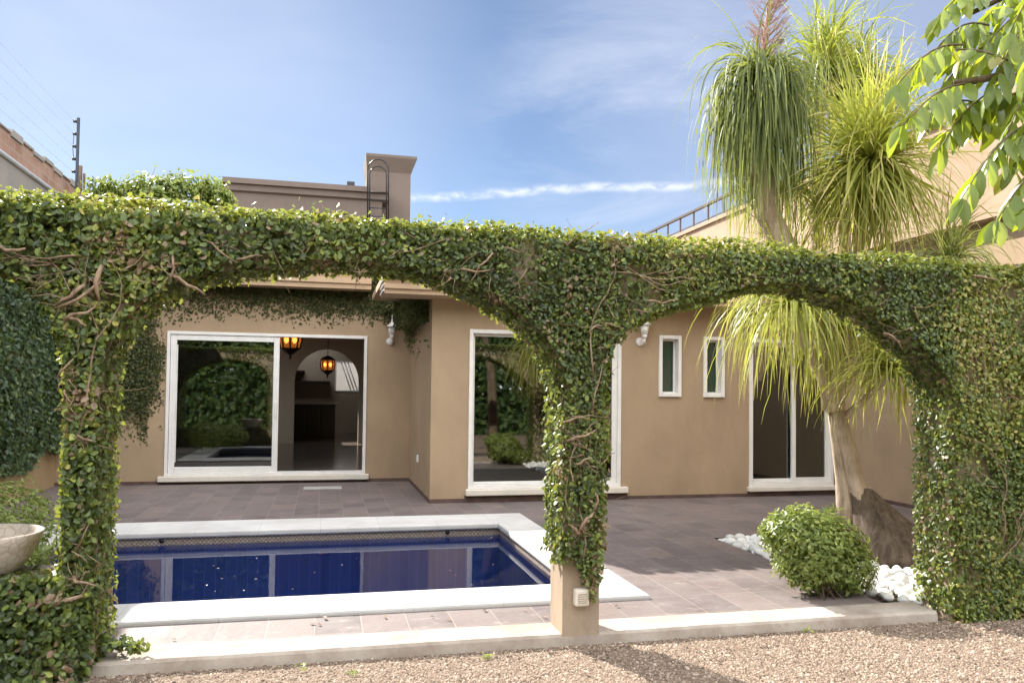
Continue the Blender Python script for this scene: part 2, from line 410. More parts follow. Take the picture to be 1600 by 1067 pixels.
# ------------------------------------------------------------------ ground, terrace, pool
GZ = -.065
KF, KI = 4.544, 4.794
YL, YR, XC, XR, XL = 12.64, 10.117, 1.344, 7.35, -3.73
mb = MB()
for (a, b, c, d) in ((-1500, 1500, -1500, 4.7), (-1500, -4.3, 4.7, 1500), (8.4, 1500, 4.7, 1500), (-4.3, 8.4, 25.6, 1500)):
    mb.add([(a, c, GZ), (b, c, GZ), (b, d, GZ), (a, d, GZ)], [(0, 1, 2, 3)])
tag(mb.build('gravel_ground', 'gravel'), kind='structure')
PX0, PX1, PY0, PY1 = -2.74, 2.25, 5.21, 8.98        # coping outer
IX0, IX1, IY0, IY1 = -2.30, 1.84, 5.65, 8.32        # coping inner
BX0, BX1, BY0, BY1 = 3.81, 5.75, KI, 7.28           # planting bed
mb = MB()
def slab(a, b, c, d, z=0.): mb.add([(a, c, z), (b, c, z), (b, d, z), (a, d, z)], [(0, 1, 2, 3)])
slab(-4.2, XR+.3, PY1, YL+.2); slab(-4.2, PX0, KI, PY1); slab(PX0, PX1, KI, PY0); slab(PX1, BX0, KI, PY1)
slab(BX0, BX1, BY1, PY1); slab(BX1, XR+.3, KI, PY1)
tag(mb.build('terrace', 'tile'), kind='structure')
mb = MB()
mb.add([(BX0, BY0, -.05), (BX1, BY0, -.05), (BX1, BY1, -.05), (BX0, BY1, -.05)], [(0, 1, 2, 3)])
mb.add([(BX0, BY0, -.05), (BX0, BY1, -.05), (BX0, BY1, 0), (BX0, BY0, 0)], [(0, 1, 2, 3)])
mb.add([(BX0, BY1, -.05), (BX1, BY1, -.05), (BX1, BY1, 0), (BX0, BY1, 0)], [(0, 1, 2, 3)])
mb.add([(BX1, BY1, -.05), (BX1, BY0, -.05), (BX1, BY0, 0), (BX1, BY1, 0)], [(0, 1, 2, 3)])
tag(mb.build('planting_bed', 'soil'), kind='structure')
# kerb under the arcade, slightly irregular front arris
mb = MB()
n = 90; xs = np.linspace(-3.7, 4.02, n)
V = []
for i, x in enumerate(xs):
    w = .008*(vnoise(np.array([[x*2.2, 0, 0]]), 1, 3)[0]-.5)+.006*(vnoise(np.array([[x*9, 0, 0]]), 1, 5)[0]-.5)
    V += [(x, KF-.012+w, -.12), (x, KF+w, -.012), (x, KF+.014+w, .003+w*.3), (x, KI, .004), (x, KI, -.12)]
fs = []
for i in range(n-1):
    for k in range(5): fs.append((i*5+k, i*5+(k+1) % 5, (i+1)*5+(k+1) % 5, (i+1)*5+k))
fs += [tuple(range(5)), tuple(range((n-1)*5, n*5))[::-1]]
mb.add(V, fs)
tag(mb.build('kerb', 'kerb'), kind='structure')
# pool
mb = MB()
zt, zb = .03, -.03
def frame_ring(o, i_, z0, z1):
    (a, b, c, d), (e, f, g, h) = o, i_
    for P in (((a, c), (b, c), (f, g), (e, g)), ((b, c), (b, d), (f, h), (f, g)), ((b, d), (a, d), (e, h), (f, h)), ((a, d), (a, c), (e, g), (e, h))):
        vs = [(x, y, z0) for x, y in P]+[(x, y, z1) for x, y in P]
        mb.add(vs, [(3, 2, 1, 0), (4, 5, 6, 7), (0, 1, 5, 4), (2, 3, 7, 6)])
frame_ring((PX0, PX1, PY0, PY1), (IX0, IX1, IY0, IY1), zb, zt)
tag(mb.build('pool_coping', 'coping', bevel=.016), kind='structure')
WX0, WX1, WY0, WY1 = IX0-.03, IX1+.03, IY0-.03, IY1+.03
mb = MB()
for (p, q_) in (((WX0, WY0), (WX1, WY0)), ((WX1, WY0), (WX1, WY1)), ((WX1, WY1), (WX0, WY1)), ((WX0, WY1), (WX0, WY0))):
    mb.add([(*p, -.108), (*q_, -.108), (*q_, zb-.001), (*p, zb-.001)], [(0, 1, 2, 3)])
tag(mb.build('pool_waterline_tiles', 'frieze'), kind='structure')
mb = MB()
for (p, q_) in (((WX0, WY0), (WX1, WY0)), ((WX1, WY0), (WX1, WY1)), ((WX1, WY1), (WX0, WY1)), ((WX0, WY1), (WX0, WY0))):
    mb.add([(*p, -1.1), (*q_, -1.1), (*q_, -.108), (*p, -.108)], [(0, 1, 2, 3)])
mb.add([(WX0, WY0, -1.1), (WX1, WY0, -1.1), (WX1, WY1, -1.1), (WX0, WY1, -1.1)], [(0, 1, 2, 3)])
tag(mb.build('pool_basin', 'pooltile'), kind='structure')
mb = MB(); mb.add([(WX0, WY0, -.098), (WX1, WY0, -.098), (WX1, WY1, -.098), (WX0, WY1, -.098)], [(0, 1, 2, 3)])
tag(mb.build('water', 'water', keep=True), kind='structure')

for k in range(26):
    x, y = random.uniform(-1.1, 1.75), random.uniform(5.8, 8.2); a_ = random.uniform(0, 6.28); L_ = random.uniform(.006, .014)
    m_ = MB(); pts_ = [(0, -1), (.45, -.3), (.4, .4), (0, 1), (-.45, .3), (-.4, -.4)]
    vs_ = [(x+L_*(p*math.cos(a_)-q2*math.sin(a_)), y+L_*(p*math.sin(a_)+q2*math.cos(a_)), z_) for z_ in (-.0965, -.094) for p, q2 in pts_]
    m_.add(vs_, [tuple(range(6))[::-1], tuple(range(6, 12))]+[(i, (i+1) % 6, 6+(i+1) % 6, 6+i) for i in range(6)])
    tag(m_.build('fallen_leaf', 'spike' if k % 3 else 'offwhite'), 'tiny pale fallen leaf floating on the pool water', 'leaf', 'fallen leaves on the pool')
# gravel stones in front
def stones(n, x0, x1, y0, y1, s0, s1):
    P = np.stack([rng.uniform(x0, x1, n), rng.uniform(y0, y1, n), np.full(n, GZ)], 1)
    s = rng.uniform(s0, s1, (n, 1, 1))*rng.choice([1, 1, 1, 1.5], (n, 1, 1))
    base = np.array([[1, 0, 0], [0, 1, 0], [-1, 0, 0], [0, -1, 0], [0, 0, 1.0], [.7, .7, .75], [-.7, .7, .75], [-.7, -.7, .75], [.7, -.7, .75]])
    base = np.array([[1, 1, 0], [-1, 1, 0], [-1, -1, 0], [1, -1, 0], [.6, .6, .9], [-.6, .6, .9], [-.6, -.6, .9], [.6, -.6, .9]])
    B = base[None]*rng.uniform(.55, 1.25, (n, 8, 3))
    a = rng.uniform(0, 6.28, n); c, s_ = np.cos(a), np.sin(a)
    Q = np.stack([B[..., 0]*c[:, None]-B[..., 1]*s_[:, None]*.75, B[..., 0]*s_[:, None]+B[..., 1]*c[:, None]*.75, B[..., 2]*.8], -1)
    V = (Q*s+P[:, None]).reshape(-1, 3)
    k = np.arange(n)[:, None, None]*8
    Fq = (k+np.array([[4, 5, 6, 7], [0, 1, 5, 4], [1, 2, 6, 5], [2, 3, 7, 6], [3, 0, 4, 7]])[None]).reshape(-1, 4)
    return np_mesh('gravel_stones', V, Fq, 'stone', None, np.repeat(rng.uniform(0, 1, n), 5), True)
tag(stones(46000, -1.9, 5.2, 2.6, KF-.004, .0028, .0072), 'loose brownish gravel covering the ground in front of the kerb', 'gravel', kind='stuff')
for k in range(60):
    if k < 34: x, y = random.uniform(4.05, 5.3), KF-abs(random.gauss(.03, .16))-.03; zz = GZ+.012
    elif k < 46: x, y = random.uniform(-1.0, 3.9), random.uniform(KF-.5, KF-.05); zz = GZ+.012
    else: x, y = random.uniform(-.9, 3.6), random.uniform(KI, 5.2); zz = .006
    L_ = random.uniform(.012, .026); a_ = random.uniform(0, 6.28); tl = random.uniform(-.4, .4); m_ = MB()
    vs_ = [(x+L_*(p*math.cos(a_)-q2*math.sin(a_)), y+L_*(p*math.sin(a_)+q2*math.cos(a_)), zz+L_*(.5*abs(p)+tl*q2*.4+.2)+dz) for dz in (0, .0015) for p, q2 in ((0, -1), (.45, -.3), (.4, .4), (0, 1), (-.45, .3), (-.4, -.4))]
    m_.add(vs_, [tuple(range(6))[::-1], tuple(range(6, 12))]+[(i, (i+1) % 6, 6+(i+1) % 6, 6+i) for i in range(6)])
    tag(m_.build('dry_leaf', ('spike', 'vine', 'caudex')[k % 3]), 'small dry brown leaf fallen on the ground by the arcade', 'leaf', 'dry leaves on the ground')
# tiny weeds
def weed(x, y, label, k=10, h=.05, yellow=.9):
    n = k; P = np.stack([x+rng.normal(0, .022, n), y+rng.normal(0, .015, n), GZ+rng.uniform(.012, h, n)], 1)
    o = leaves('weed', P, np.tile([0, -.3, 1], (n, 1)), rng.uniform(.015, .03, n), 'bush', None, .5, -.4, .6, rnd=rng.uniform(.5, 1, n))
    tag(o, label, 'weed', 'small weeds in the gravel')
def gp(u, v):
    d = ray(u, v); k = (GZ-CAMH)/d.z; return d.x*k, d.y*k
weed(*gp(472, 1050), 'tiny yellow green weed in the gravel below the pool kerb', 12)
weed(*gp(556, 1055), 'low spreading yellow weed in the gravel left of the center pier', 16, .03)
weed(*gp(760, 1030), 'small dry weed at the foot of the kerb just left of the center pier', 16, .03)
weed(*gp(1259, 988), 'small yellow weed at the foot of the kerb before the round bush', 16, .03)

# ------------------------------------------------------------------ house
house = empty('house', (1.8, YL, 0), 'single storey taupe plastered house with white framed glass doors behind the pool', 'house')
LD = (-2.266, .662, .124, 2.274); RW = (1.834, 3.922, .171, 2.235); S1 = (4.467, 4.799, 1.384, 2.228); S2 = (5.134, 5.454, 1.384, 2.228); RD = (5.842, 7.185, .137, 2.219)
mb = MB()
wall_holes(mb, XL-.25, XC, .0, 3.5, YL, YL+.25, [LD])
wall_holes(mb, XC, XR+.25, .0, 2.85, YR, YR+.25, [RW, S1, S2, RD])
mb.add([(XC, YR+.25, 0), (XC, YL, 0), (XC, YL, 3.5), (XC, YR+.25, 3.5)], [(0, 1, 2, 3)])          # return of the recess
mb.build('wall', 'wall', house)
mb = MB()   # dark slate skirting
mb.box(XL, LD[0]-.08, YL-.006, YL+.02, .001, .05); mb.box(LD[1]+.08, XC-.004, YL-.006, YL+.02, .001, .05)
mb.box(LD[0]-.08, LD[1]+.08, YL-.005, YL+.02, .001, .04)
mb.box(XC-.006, XC+.02, YR-.003, YL-.007, .001, .05)
mb.box(XC-.003, RW[0]-.04, YR-.006, YR+.02, .001, .052); mb.box(RW[0]-.04, RW[1]+.1, YR-.007, YR+.02, .001, .088)
mb.box(RW[1]+.1, RD[0]-.02, YR-.006, YR+.02, .001, .045); mb.box(RD[0]-.02, RD[1]+.03, YR-.007, YR+.02, .001, .07); mb.box(RD[1]+.03, XR, YR-.006, YR+.02, .001, .045)
mb.build('skirting', 'base', house)
# inner shell: floors, partitions, back, ceiling
mb = MB()
mb.box(XL-.25, XL-.02, YL+.25, 15.2, 0, 3.4); mb.box(XL-.25, XL-.02, 19.2, 25.4, 0, 3.4); mb.box(XL-.25, XL-.02, 15.2, 19.2, 0, .9); mb.box(XL-.25, XL-.02, 15.2, 19.2, 2.7, 3.4); mb.box(XC+.02, XC+.25, YR+.25, 25.2, 0, 3.4); mb.box(XC+.25, XR, 14.6, 14.8, 0, 2.8)  # unseen opening in the left partition, added to bring fill light indoors
wl = at(524, 566, 25); wr = at(556, 612, 25)
wall_holes(mb, XL-.25, XC+.25, 0, 3.4, 25.2, 25.4, [(wl.x, 1.18, 1.36, 2.3)])
mb.box(XR+.0, XR+.25, YR+.25, 14.8, 0, 2.8)
mb.build('partition', 'inwall', house)
# arch wall between the rooms
mb = MB()
AX0, AX1 = -.68, .86
prof = [(XL-.02, .11), (AX0, .11), (AX0, 1.62)]
for k in range(1, 18):
    t = math.pi*(1-k/18); prof.append(((AX0+AX1)/2+math.cos(t)*(AX1-AX0)/2, 1.62+.8*math.sin(t)))
prof += [(AX1, 1.62), (AX1, .11), (XC+.02, .11), (XC+.02, 3.2), (XL-.02, 3.2)]
mb.prism_y(prof, 20, 20.25); mb.build('arch_wall', 'inwall', house)
mb = MB(); mb.box(XL-.02, XC+.02, YL+.251, 25.2, .02, .11); mb.build('room_floor', 'infloor', house)
mb = MB(); mb.box(XC+.25, XR, YR+.25, 14.6, .02, .1); mb.build('bedroom_floor', 'infloor', house)
mb = MB(); mb.box(XL-.25, XC+.25, YL+.25, 21.2, 3.4, 3.5); mb.box(XL-.25, XC+.25, 24.6, 25.4, 3.4, 3.5); mb.box(XL-.25, -1.6, 21.2, 24.6, 3.4, 3.5); mb.box(.2, XC+.25, 21.2, 24.6, 3.4, 3.5); mb.box(-1.6, .2, 21.2, 23.4, 3.4, 3.5); mb.box(XC+.25, XR+.25, YR+.25, 14.8, 2.8, 2.86)  # gap over the kitchen: unseen skylight added to brighten the rooms
mb.build('roof_slab', 'roofbox', house)
# cornices with stepped mouldings
def cornice_prof(yw, z, d, h):
    return [(yw+.02, z), (yw-d*.86, z), (yw-d*.86, z+h*.18), (yw-d*.93, z+h*.22), (yw-d*.93, z+h*.42), (yw-d*.80, z+h*.47), (yw-d*.80, z+h*.62), (yw-d, z+h*.8), (yw-d, z+h), (yw+.02, z+h)]
mb = MB(); mb.prism_x(cornice_prof(YL, 2.965, .44, .36), XL-.25, .69-.002)
mb.build('cornice', 'cornice', house)
mb = MB(); mb.prism_x(cornice_prof(YR, 2.612, .47, .27), .70, XR+.25); mb.box(.70, XC-.002, YR+.021, YR+.12, 2.612, 2.79); mb.box(.70, XC-.002, YR+.021, YL-.45, 2.795, 2.88)  # last box: hidden slab added to block sun through the recess gap
mb.build('cornice', 'cornice', house)
mb = MB(); mb.box(XL-.25, .688, YL-.42, YL+.25, 3.327, 3.55); mb.build('parapet', 'roofbox', house)
mb = MB()
for k in range(38):
    x = .76+k*.18
    if x > XR+.2: break
    vs = []; 
    for yy in (YR-.52, YR+.02):
        for a in range(7): 
            t = math.pi*a/6; vs.append((x+.082*math.cos(t), yy, 2.884+.062*math.sin(t)))
    mb.add(vs, [(a, a+1, a+8, a+7) for a in range(6)]+[tuple(range(7)), tuple(range(7, 14))[::-1]])
mb.build('roof_tiles', 'roofbox', house)
mb = MB()   # silver slats for the cornice end mouldings, sunlight put into their colour
for k in range(3): mb.box(.680, .699, YR-.42, YR+.10, 2.635+.07*k, 2.650+.07*k)
mb.build('end_slats', 'silver', house)
# roof box and chimney
P0 = at(347, 277, 15.5); P1 = at(608, 293, 15.5); zt_ = (P0.z+P1.z)/2
mb = MB(); mb.box(P0.x+.12, P1.x-.12, 15.62, 17.5, 3.5, zt_-.2); mb.build('roof_room', 'roofbox', house)
mb = MB(); mb.prism_x([(15.64, zt_-.26), (15.56, zt_-.22), (15.56, zt_-.108), (15.5, zt_-.10), (15.5, zt_), (17.6, zt_), (17.6, zt_-.26)], P0.x, P1.x); mb.build('roof_room_cornice', 'roofbox', house)
mb = MB()   # small dark cap on the roof room
C0 = at(546, 288, 16.2); mb.box(C0.x-.05, C0.x+.1, 16.1, 16.3, zt_, C0.z+.03); mb.build('roof_vent', 'black', house)
C0 = at(574, 242, 16); C1 = at(651, 247, 16); C2 = at(641, 330, 16); cz = (C0.z+C1.z)/2
mb = MB(); mb.box(C0.x+.0, C2.x, 16.02, 16.9, 3.5, cz-.32); mb.build('chimney', 'roofbox', house)
mb = MB()
x0, x1 = C0.x, C2.x; e = C1.x-C2.x
mb.add([(x0-.002, 16.018, cz-.32), (x1, 16.018, cz-.32), (x1, 16.9, cz-.32), (x0-.002, 16.9, cz-.32),
        (x0-.03, 16.0-.1, cz-.05), (x1+e, 16.0-.1, cz-.05), (x1+e, 17.0, cz-.05), (x0-.03, 17.0, cz-.05),
        (x0-.03, 16.0-.1, cz), (x1+e, 16.0-.1, cz), (x1+e, 17.0, cz), (x0-.03, 17.0, cz)],
       [(0, 1, 5, 4), (1, 2, 6, 5), (2, 3, 7, 6), (3, 0, 4, 7), (4, 5, 9, 8), (5, 6, 10, 9), (6, 7, 11, 10), (7, 4, 8, 11), (8, 9, 10, 11), (0, 3, 2, 1)])
mb.build('chimney_cap', 'roofbox', house)
# roof ladder with two hooped rails
lad = empty('roof_ladder', at(590, 330, 15.4), 'black metal roof ladder with two arched hand rails in front of the chimney', 'ladder')
def hoop(ul, ur, vt, vb, Y):
    pts = []
    for k in range(13):
        t = math.pi*(1-k/12); u = (ul+ur)/2+(ur-ul)/2*math.cos(t); v = vt+(ur-ul)*.55-(ur-ul)*.55*math.sin(t); pts.append(at(u, v, Y))
    pts = [at(ul, vb, Y)]+pts+[at(ur, vb, Y)]
    m = MB(); m.tube(pts, .013, 6); m.build('hand_rail', 'black', lad)
hoop(574.5, 607, 249, 345, 15.42); hoop(577.5, 604, 260, 345, 15.30)
m = MB()
for v in (300, 312, 325, 338): m.tube([at(576, v, 15.36), at(605.5, v+1, 15.36)], .01, 5)
m.build('rungs', 'black', lad)

# doors and windows as house parts
def win_frame(mb, h, y0, y1, w):
    a, b, c, d = h
    mb.box(a, a+w, y0, y1, c, d); mb.box(b-w, b, y0, y1, c, d); mb.box(a+w, b-w, y0, y1, c, c+w); mb.box(a+w, b-w, y0, y1, d-w, d)
def pane(name, parent, a, b, c, d, y, mat='glass'):
    m = MB(); m.box(a, b, y, y+.008, c, d); return m.build(name, mat, parent)
def sill(parent, a, b, z0, z1, y):
    m = MB(); m.box(a, b, y-.075, y+.1, z0, z1); m.build('sill', 'sill', parent, .012)
# left sliding door
mb = MB(); win_frame(mb, LD, YL-.02, YL+.13, .045)
d1 = mb.build('sliding_door', 'white', house, .004); d1['label'] = 'wide white sliding glass door standing half open in the recess'
mb = MB(); win_frame(mb, (LD[0]+.05, -.66, LD[2]+.046, LD[3]-.046), YL+.0, YL+.05, .085)
mb.box(LD[0]+.05+.086, LD[0]+.05+.1, YL+.01, YL+.03, LD[2]+.2, LD[3]-.2)
sl = mb.build('sliding_leaf', 'white', d1, .005)
pane('pane', d1, LD[0]+.13, -.74, LD[2]+.13, LD[3]-.13, YL+.025)
mb = MB(); win_frame(mb, (LD[0]+.05, -.70, LD[2]+.046, LD[3]-.046), YL+.07, YL+.115, .06); mb.build('sliding_leaf', 'white', d1, .005)
pane('pane', d1, LD[0]+.1, -.75, LD[2]+.1, LD[3]-.1, YL+.09)
mb = MB(); mb.box(-.715, -.69, YL-.028, YL-.001, 1.0, 1.24); mb.build('handle', 'white', d1, .006)
sill(d1, LD[0]-.08, LD[1]+.055, .04, .123, YL)
# right bay large window
mb = MB(); win_frame(mb, RW, YR-.02, YR+.12, .05)
w1 = mb.build('picture_window', 'white', house, .004); w1['label'] = 'tall white framed glass door partly hidden by the center ivy pier'
mb = MB(); win_frame(mb, (RW[0]+.051, 3.18, RW[2]+.051, RW[3]-.051), YR+.065, YR+.105, .035); mb.build('sliding_leaf', 'white', w1, .004)
mb = MB(); win_frame(mb, (3.10, RW[1]-.051, RW[2]+.051, RW[3]-.051), YR+.01, YR+.055, .07); mb.build('sliding_leaf', 'white', w1, .004)
pane('pane', w1, RW[0]+.08, 3.15, RW[2]+.08, RW[3]-.08, YR+.08); pane('pane', w1, 3.16, RW[1]-.11, RW[2]+.11, RW[3]-.11, YR+.03)
sill(w1, RW[0]-.032, RW[1]+.095, .089, .170, YR)
for S in (S1, S2):
    mb = MB(); win_frame(mb, S, YR-.035, YR+.13, .05)
    w = mb.build('small_window', 'white', house, .008)
    mb = MB(); win_frame(mb, (S[0]+.05, S[1]-.05, S[2]+.05, S[3]-.05), YR+.085, YR+.12, .022); mb.build('inner_frame', 'white', w)
    pane('pane', w, S[0]+.06, S[1]-.06, S[2]+.06, S[3]-.06, YR+.10, 'green')
mb = MB(); win_frame(mb, RD, YR-.02, YR+.12, .055)
d2 = mb.build('patio_door', 'white', house, .004); d2['label'] = 'white two leaf glass patio door behind the ponytail palm'
mb = MB(); win_frame(mb, (RD[0]+.056, 6.60, RD[2]+.056, RD[3]-.056), YR+.06, YR+.1, .045); mb.build('sliding_leaf', 'white', d2, .004)
mb = MB(); win_frame(mb, (6.53, RD[1]-.056, RD[2]+.056, RD[3]-.056), YR+.005, YR+.05, .06); mb.build('sliding_leaf', 'white', d2, .004)
pane('pane', d2, RD[0]+.09, 6.57, RD[2]+.09, RD[3]-.09, YR+.08); pane('pane', d2, 6.58, RD[1]-.1, RD[2]+.1, RD[3]-.1, YR+.03)
sill(d2, RD[0]-.03, RD[1]+.04, .072, .136, YR)
mb = MB(); win_frame(mb, (wl.x, 1.18, 1.36, 2.3), 25.18, 25.3, .04)
for k in range(3):
    mb.tube([(wl.x+.18+k*.1, 25.22, 2.28), (wl.x+.5+k*.1, 25.22, 1.38)], .02, 4)
kw = mb.build('kitchen_window', 'white', house)
mb = MB(); mb.box(XL, 4, 28, 28.3, GZ, 4.5); tag(mb.build('yard_wall', 'grey'), 'pale yard wall seen through the far kitchen window', 'wall')

# wall lamps
def wall_lamp(x, y, z, label):
    t = empty('wall_lamp', (x, y, z), label, 'lamp', 'white lantern lamps on the house wall')
    m = MB(); m.tube([(x-.015, y, z-.20), (x-.015, y-.02, z-.20), (x-.015, y-.03, z-.20)], [.062, .06, .035], 16); m.build('wall_plate', 'white', t)
    m = MB(); m.tube([(x-.012, y-.03, z-.20), (x-.005, y-.09, z-.235), (x, y-.13, z-.21), (x, y-.13, z-.15)], [.014, .014, .013, .016], 8); m.build('arm', 'white', t)
    c = (x, y-.13, z)
    m = MB(); m.lathe([(.03, -.155), (.042, -.108), (.035, -.125)], c, 12)
    for k in range(6):
        a = 2*math.pi*k/6; m.tube([(c[0]+.034*math.cos(a), c[1]+.034*math.sin(a), z-.13), (c[0]+.058*math.cos(a), c[1]+.058*math.sin(a), z+.02)], .005, 5)
    m.lathe([(.05, -.06), (.054, -.055), (.05, -.05)], c, 12)
    m.build('cage', 'white', t)
    m = MB(); m.lathe([(.030, -.125), (.044, -.05), (.05, .015)], c, 12); m.build('lamp_glass', 'frost', t)
    m = MB(); m.lathe([(.078, .018), (.08, .028), (.06, .05), (.03, .085), (.014, .10), (.012, .125), (.005, .15), (.003, .215)], c, 14); m.build('lamp_roof', 'white', t)
wall_lamp(1.031, YL, 2.40, 'white wall lantern beside the open sliding door, under the ivy')
p = at(1006, 512, YR-.1); wall_lamp(p.x, YR, 2.33, 'white wall lantern left of the two narrow windows, half hidden by the arcade')
# socket
p = at(654, 717, 11.4); s_ = empty('wall_socket', (XC, 11.40, .455), 'small white outdoor socket low on the side wall of the recess', 'socket')
m = MB(); m.box(XC-.022, XC, 11.36, 11.44, .41, .51); m.build('socket_plate', 'white', s_, .006)
m = MB(); m.box(XC-.030, XC-.022, 11.375, 11.425, .43, .47); m.build('socket_cover', 'offwhite', s_, .003)
# drain cover
m = MB(); m.box(-.25, .29, 11.72, 12.02, .0005, .012)
tag(m.build('drain_cover', 'cover', bevel=.004), 'pale grey rectangular cover lying on the terrace before the open door', 'drain cover')
# pool jets
for k, (u, v) in enumerate(((253, 836), (699, 823))):
    x = at(u, v, WY1).x; m = MB(); m.tube([(x, WY1-.012, -.055), (x, WY1+.01, -.055)], .022, 12)
    tag(m.build('pool_jet', 'black'), ('round black pool fitting under the back coping near the left ivy pier', 'round black pool fitting under the back coping near the pool corner')[k], 'pool fitting', 'pool fittings')

# interior
cnt = empty('kitchen_counter', (-.25, 22, .11), 'dark kitchen island with a pale top seen through the arch inside the house', 'counter')
m = MB(); m.box(-.84, .33, 22.0, 22.7, .111, 1.02)
for k in range(3): m.box(-.80+k*.38, -.46+k*.38, 21.985, 22.0, .2, .95)
m.build('cabinet', 'darkwood', cnt, .008)
m = MB(); m.box(-.92, .42, 21.93, 22.76, 1.02, 1.065); m.build('counter_top', 'counter_top', cnt, .008)
m = MB(); m.box(-1.6, .2, 24.85, 25.18, 1.62, 1.68); m.box(-1.6, -.55, 24.85, 25.18, 1.95, 1.99)
tag(m.build('wall_shelf', 'darkwood'), 'dark shelves on the far kitchen wall beyond the arch', 'shelf')
def lantern(c, r, h, label):
    t = empty('hanging_lantern', c, label, 'lantern', 'lit moorish lanterns inside the house')
    m = MB(); m.tube([(c[0], c[1], c[2]+h*.5), (c[0], c[1], 3.4)], .008, 5); m.build('chain', 'bronze', t)
    m = MB()
    for k in range(8):
        a = 2*math.pi*k/8
        m.tube([(c[0]+r*.8*math.cos(a), c[1]+r*.8*math.sin(a), c[2]-h*.4), (c[0]+r*math.cos(a), c[1]+r*math.sin(a), c[2]), (c[0]+r*.9*math.cos(a), c[1]+r*.9*math.sin(a), c[2]+h*.32)], r*.075, 5)
    m.lathe([(r*.02, -h*.9), (r*.12, -h*.78), (r*.1, -h*.68), (r*.45, -h*.55), (r*.85, -h*.4), (r*.85, -h*.36)], c, 16)
    m.lathe([(r*1.0, h*.3), (r*1.05, h*.36), (r*.5, h*.55), (r*.1, h*.62)], c, 16)
    m.build('lantern_cage', 'bronze', t)
    m = MB(); m.lathe([(r*.76, -h*.36), (r*.92, 0), (r*.84, h*.3)], c, 16); m.build('lantern_glass', 'amber', t)
    for dx in (-.35, .35):
        m = MB(); m.lathe([(r*.05, -r*.3), (r*.2, -r*.1), (r*.2, r*.15), (r*.05, r*.35)], (c[0]+dx*r, c[1]-.1*r, c[2]), 10); m.build('bulb', 'bulb', t)
c = at(454, 533, 15.5); lantern((c.x, 15.5, c.z+.02), .21, .42, 'large lit amber lantern hanging just inside the open sliding door')
c = at(512, 570, 18.6); lantern((c.x, 18.6, c.z), .165, .34, 'smaller lit amber lantern hanging further back before the arch')

# ------------------------------------------------------------------ boundary walls
bw = empty('boundary_wall', (XL-.12, 10, 0), 'tall brick topped side wall on the left, ivy over its lower part', 'wall')
m = MB(); m.box(XL-.62, XL-.0, 2.2, YL-.002, GZ, 3.399); m.build('plastered_wall', 'cream', bw)
m = MB()
n = 60; ys = np.linspace(2.2, 30, n); V = []
for y in ys:
    dz = .03*(vnoise(np.array([[y*3, 1, 1]]), 1, 2)[0]-.5)
    V += [(XL-.6, y, 3.4), (XL-.32, y, 3.4), (XL-.32, y, 4.74+dz), (XL-.6, y, 4.74+dz)]
fs = [(i*4+k, i*4+(k+1) % 4, (i+1)*4+(k+1) % 4, (i+1)*4+k) for i in range(n-1) for k in range(4)]+[(3, 2, 1, 0), tuple(range((n-1)*4, n*4))]
m.add(V, fs); m.build('brick_top', 'brick', bw)
m = MB()
for y in np.arange(2.3, 29.5, .42):
    m.box(XL-.62, XL-.295, y, y+.39, 4.715+.02*math.sin(y*7), 4.77+.025*math.sin(y*5))
m.build('wall_capping', 'grey', bw)
m = MB(); m.tube([(XL-.28, 2.2, 4.39), (XL-.28, 13.2, 4.37), (XL-.28, 13.3, 4.26), (XL-.28, 13.3, 3.45)], .03, 8); m.build('conduit', 'silver', bw)
m = MB(); m.box(XL-.33, XL-.30, 2.2, 30, 3.4, 4.34); m.build('grey_render_band', 'grey', bw)
# electric fence
px = XL-.12
pb = at(130, 262, 13.7)
ef = empty('electric_fence', (px, 13.7, 4.58), 'dark electric fence post with black insulators and thin wires on the left wall', 'fence')
m = MB(); m.box(px-.018, px+.018, 13.68, 13.72, 4.5, 5.68); m.build('post', 'dark_blue', ef)
m = MB(); m.box(px+.03, px+.07, 13.68, 13.73, 4.5, 4.92); m.box(px+.09, px+.12, 13.68, 13.72, 4.5, 4.8); m.build('bracket', 'twig', ef)
for k in range(5):
    z = 5.62-k*.2
    m = MB(); m.tube([(px-.018, 13.7, z), (px-.035, 13.7, z), (px-.05, 13.7, z), (px-.07, 13.7, z)], [.014, .03, .018, .028], 8); m.build('insulator', 'black', ef)
    m = MB(); m.tube([(px-.06, 13.7, z), (px-.06, 9, z-.025), (px-.06, 2.2, z)], .0022, 4); m.build('wire', 'silver', ef)
m = MB(); m.tube([(px-.045, 13.66, 5.42), (px-.06, 13.66, 5.2), (px-.045, 13.66, 5.02)], .005, 5); m.build('jumper_cable', 'black', ef)
# right side building
rb = empty('side_building', (XR, 8, 0), 'tall tan plastered wall of the neighbouring building on the right', 'building')
m = MB(); m.box(XR, XR+.4, 3.2, YR-.002, GZ, 3.43); m.build('lower_wall', 'wall', rb)
m = MB(); m.box(XR-.006, XR-.0005, 4.9, YR-.01, .001, .05); m.build('skirting', 'base', rb)
m = MB(); m.box(XR-.16, XR+3, 3.2, 17.6, 3.43, 4.70); m.box(XR-.2, XR+3, 3.2, 17.65, 4.70, 4.77); m.build('upper_wall', 'tan', rb)
rl = MB(); yy = np.arange(12.2, 17.6, .62)
rail = empty('roof_railing', (XR-.1, 15, 4.77), 'rusty brown metal railing along the top of the tan wall', 'railing')
m = MB(); m.box(XR-.14, XR-.08, 12.0, 17.5, 5.10, 5.145); m.build('top_rail', 'rust', rail)
m = MB(); m.box(XR-.12, XR-.10, 12.0, 17.5, 4.83, 4.85); m.build('bottom_rail', 'rust', rail)
for y in yy:
    m = MB(); m.box(XR-.125, XR-.095, y, y+.03, 4.77, 5.10); m.build('baluster', 'rust', rail)

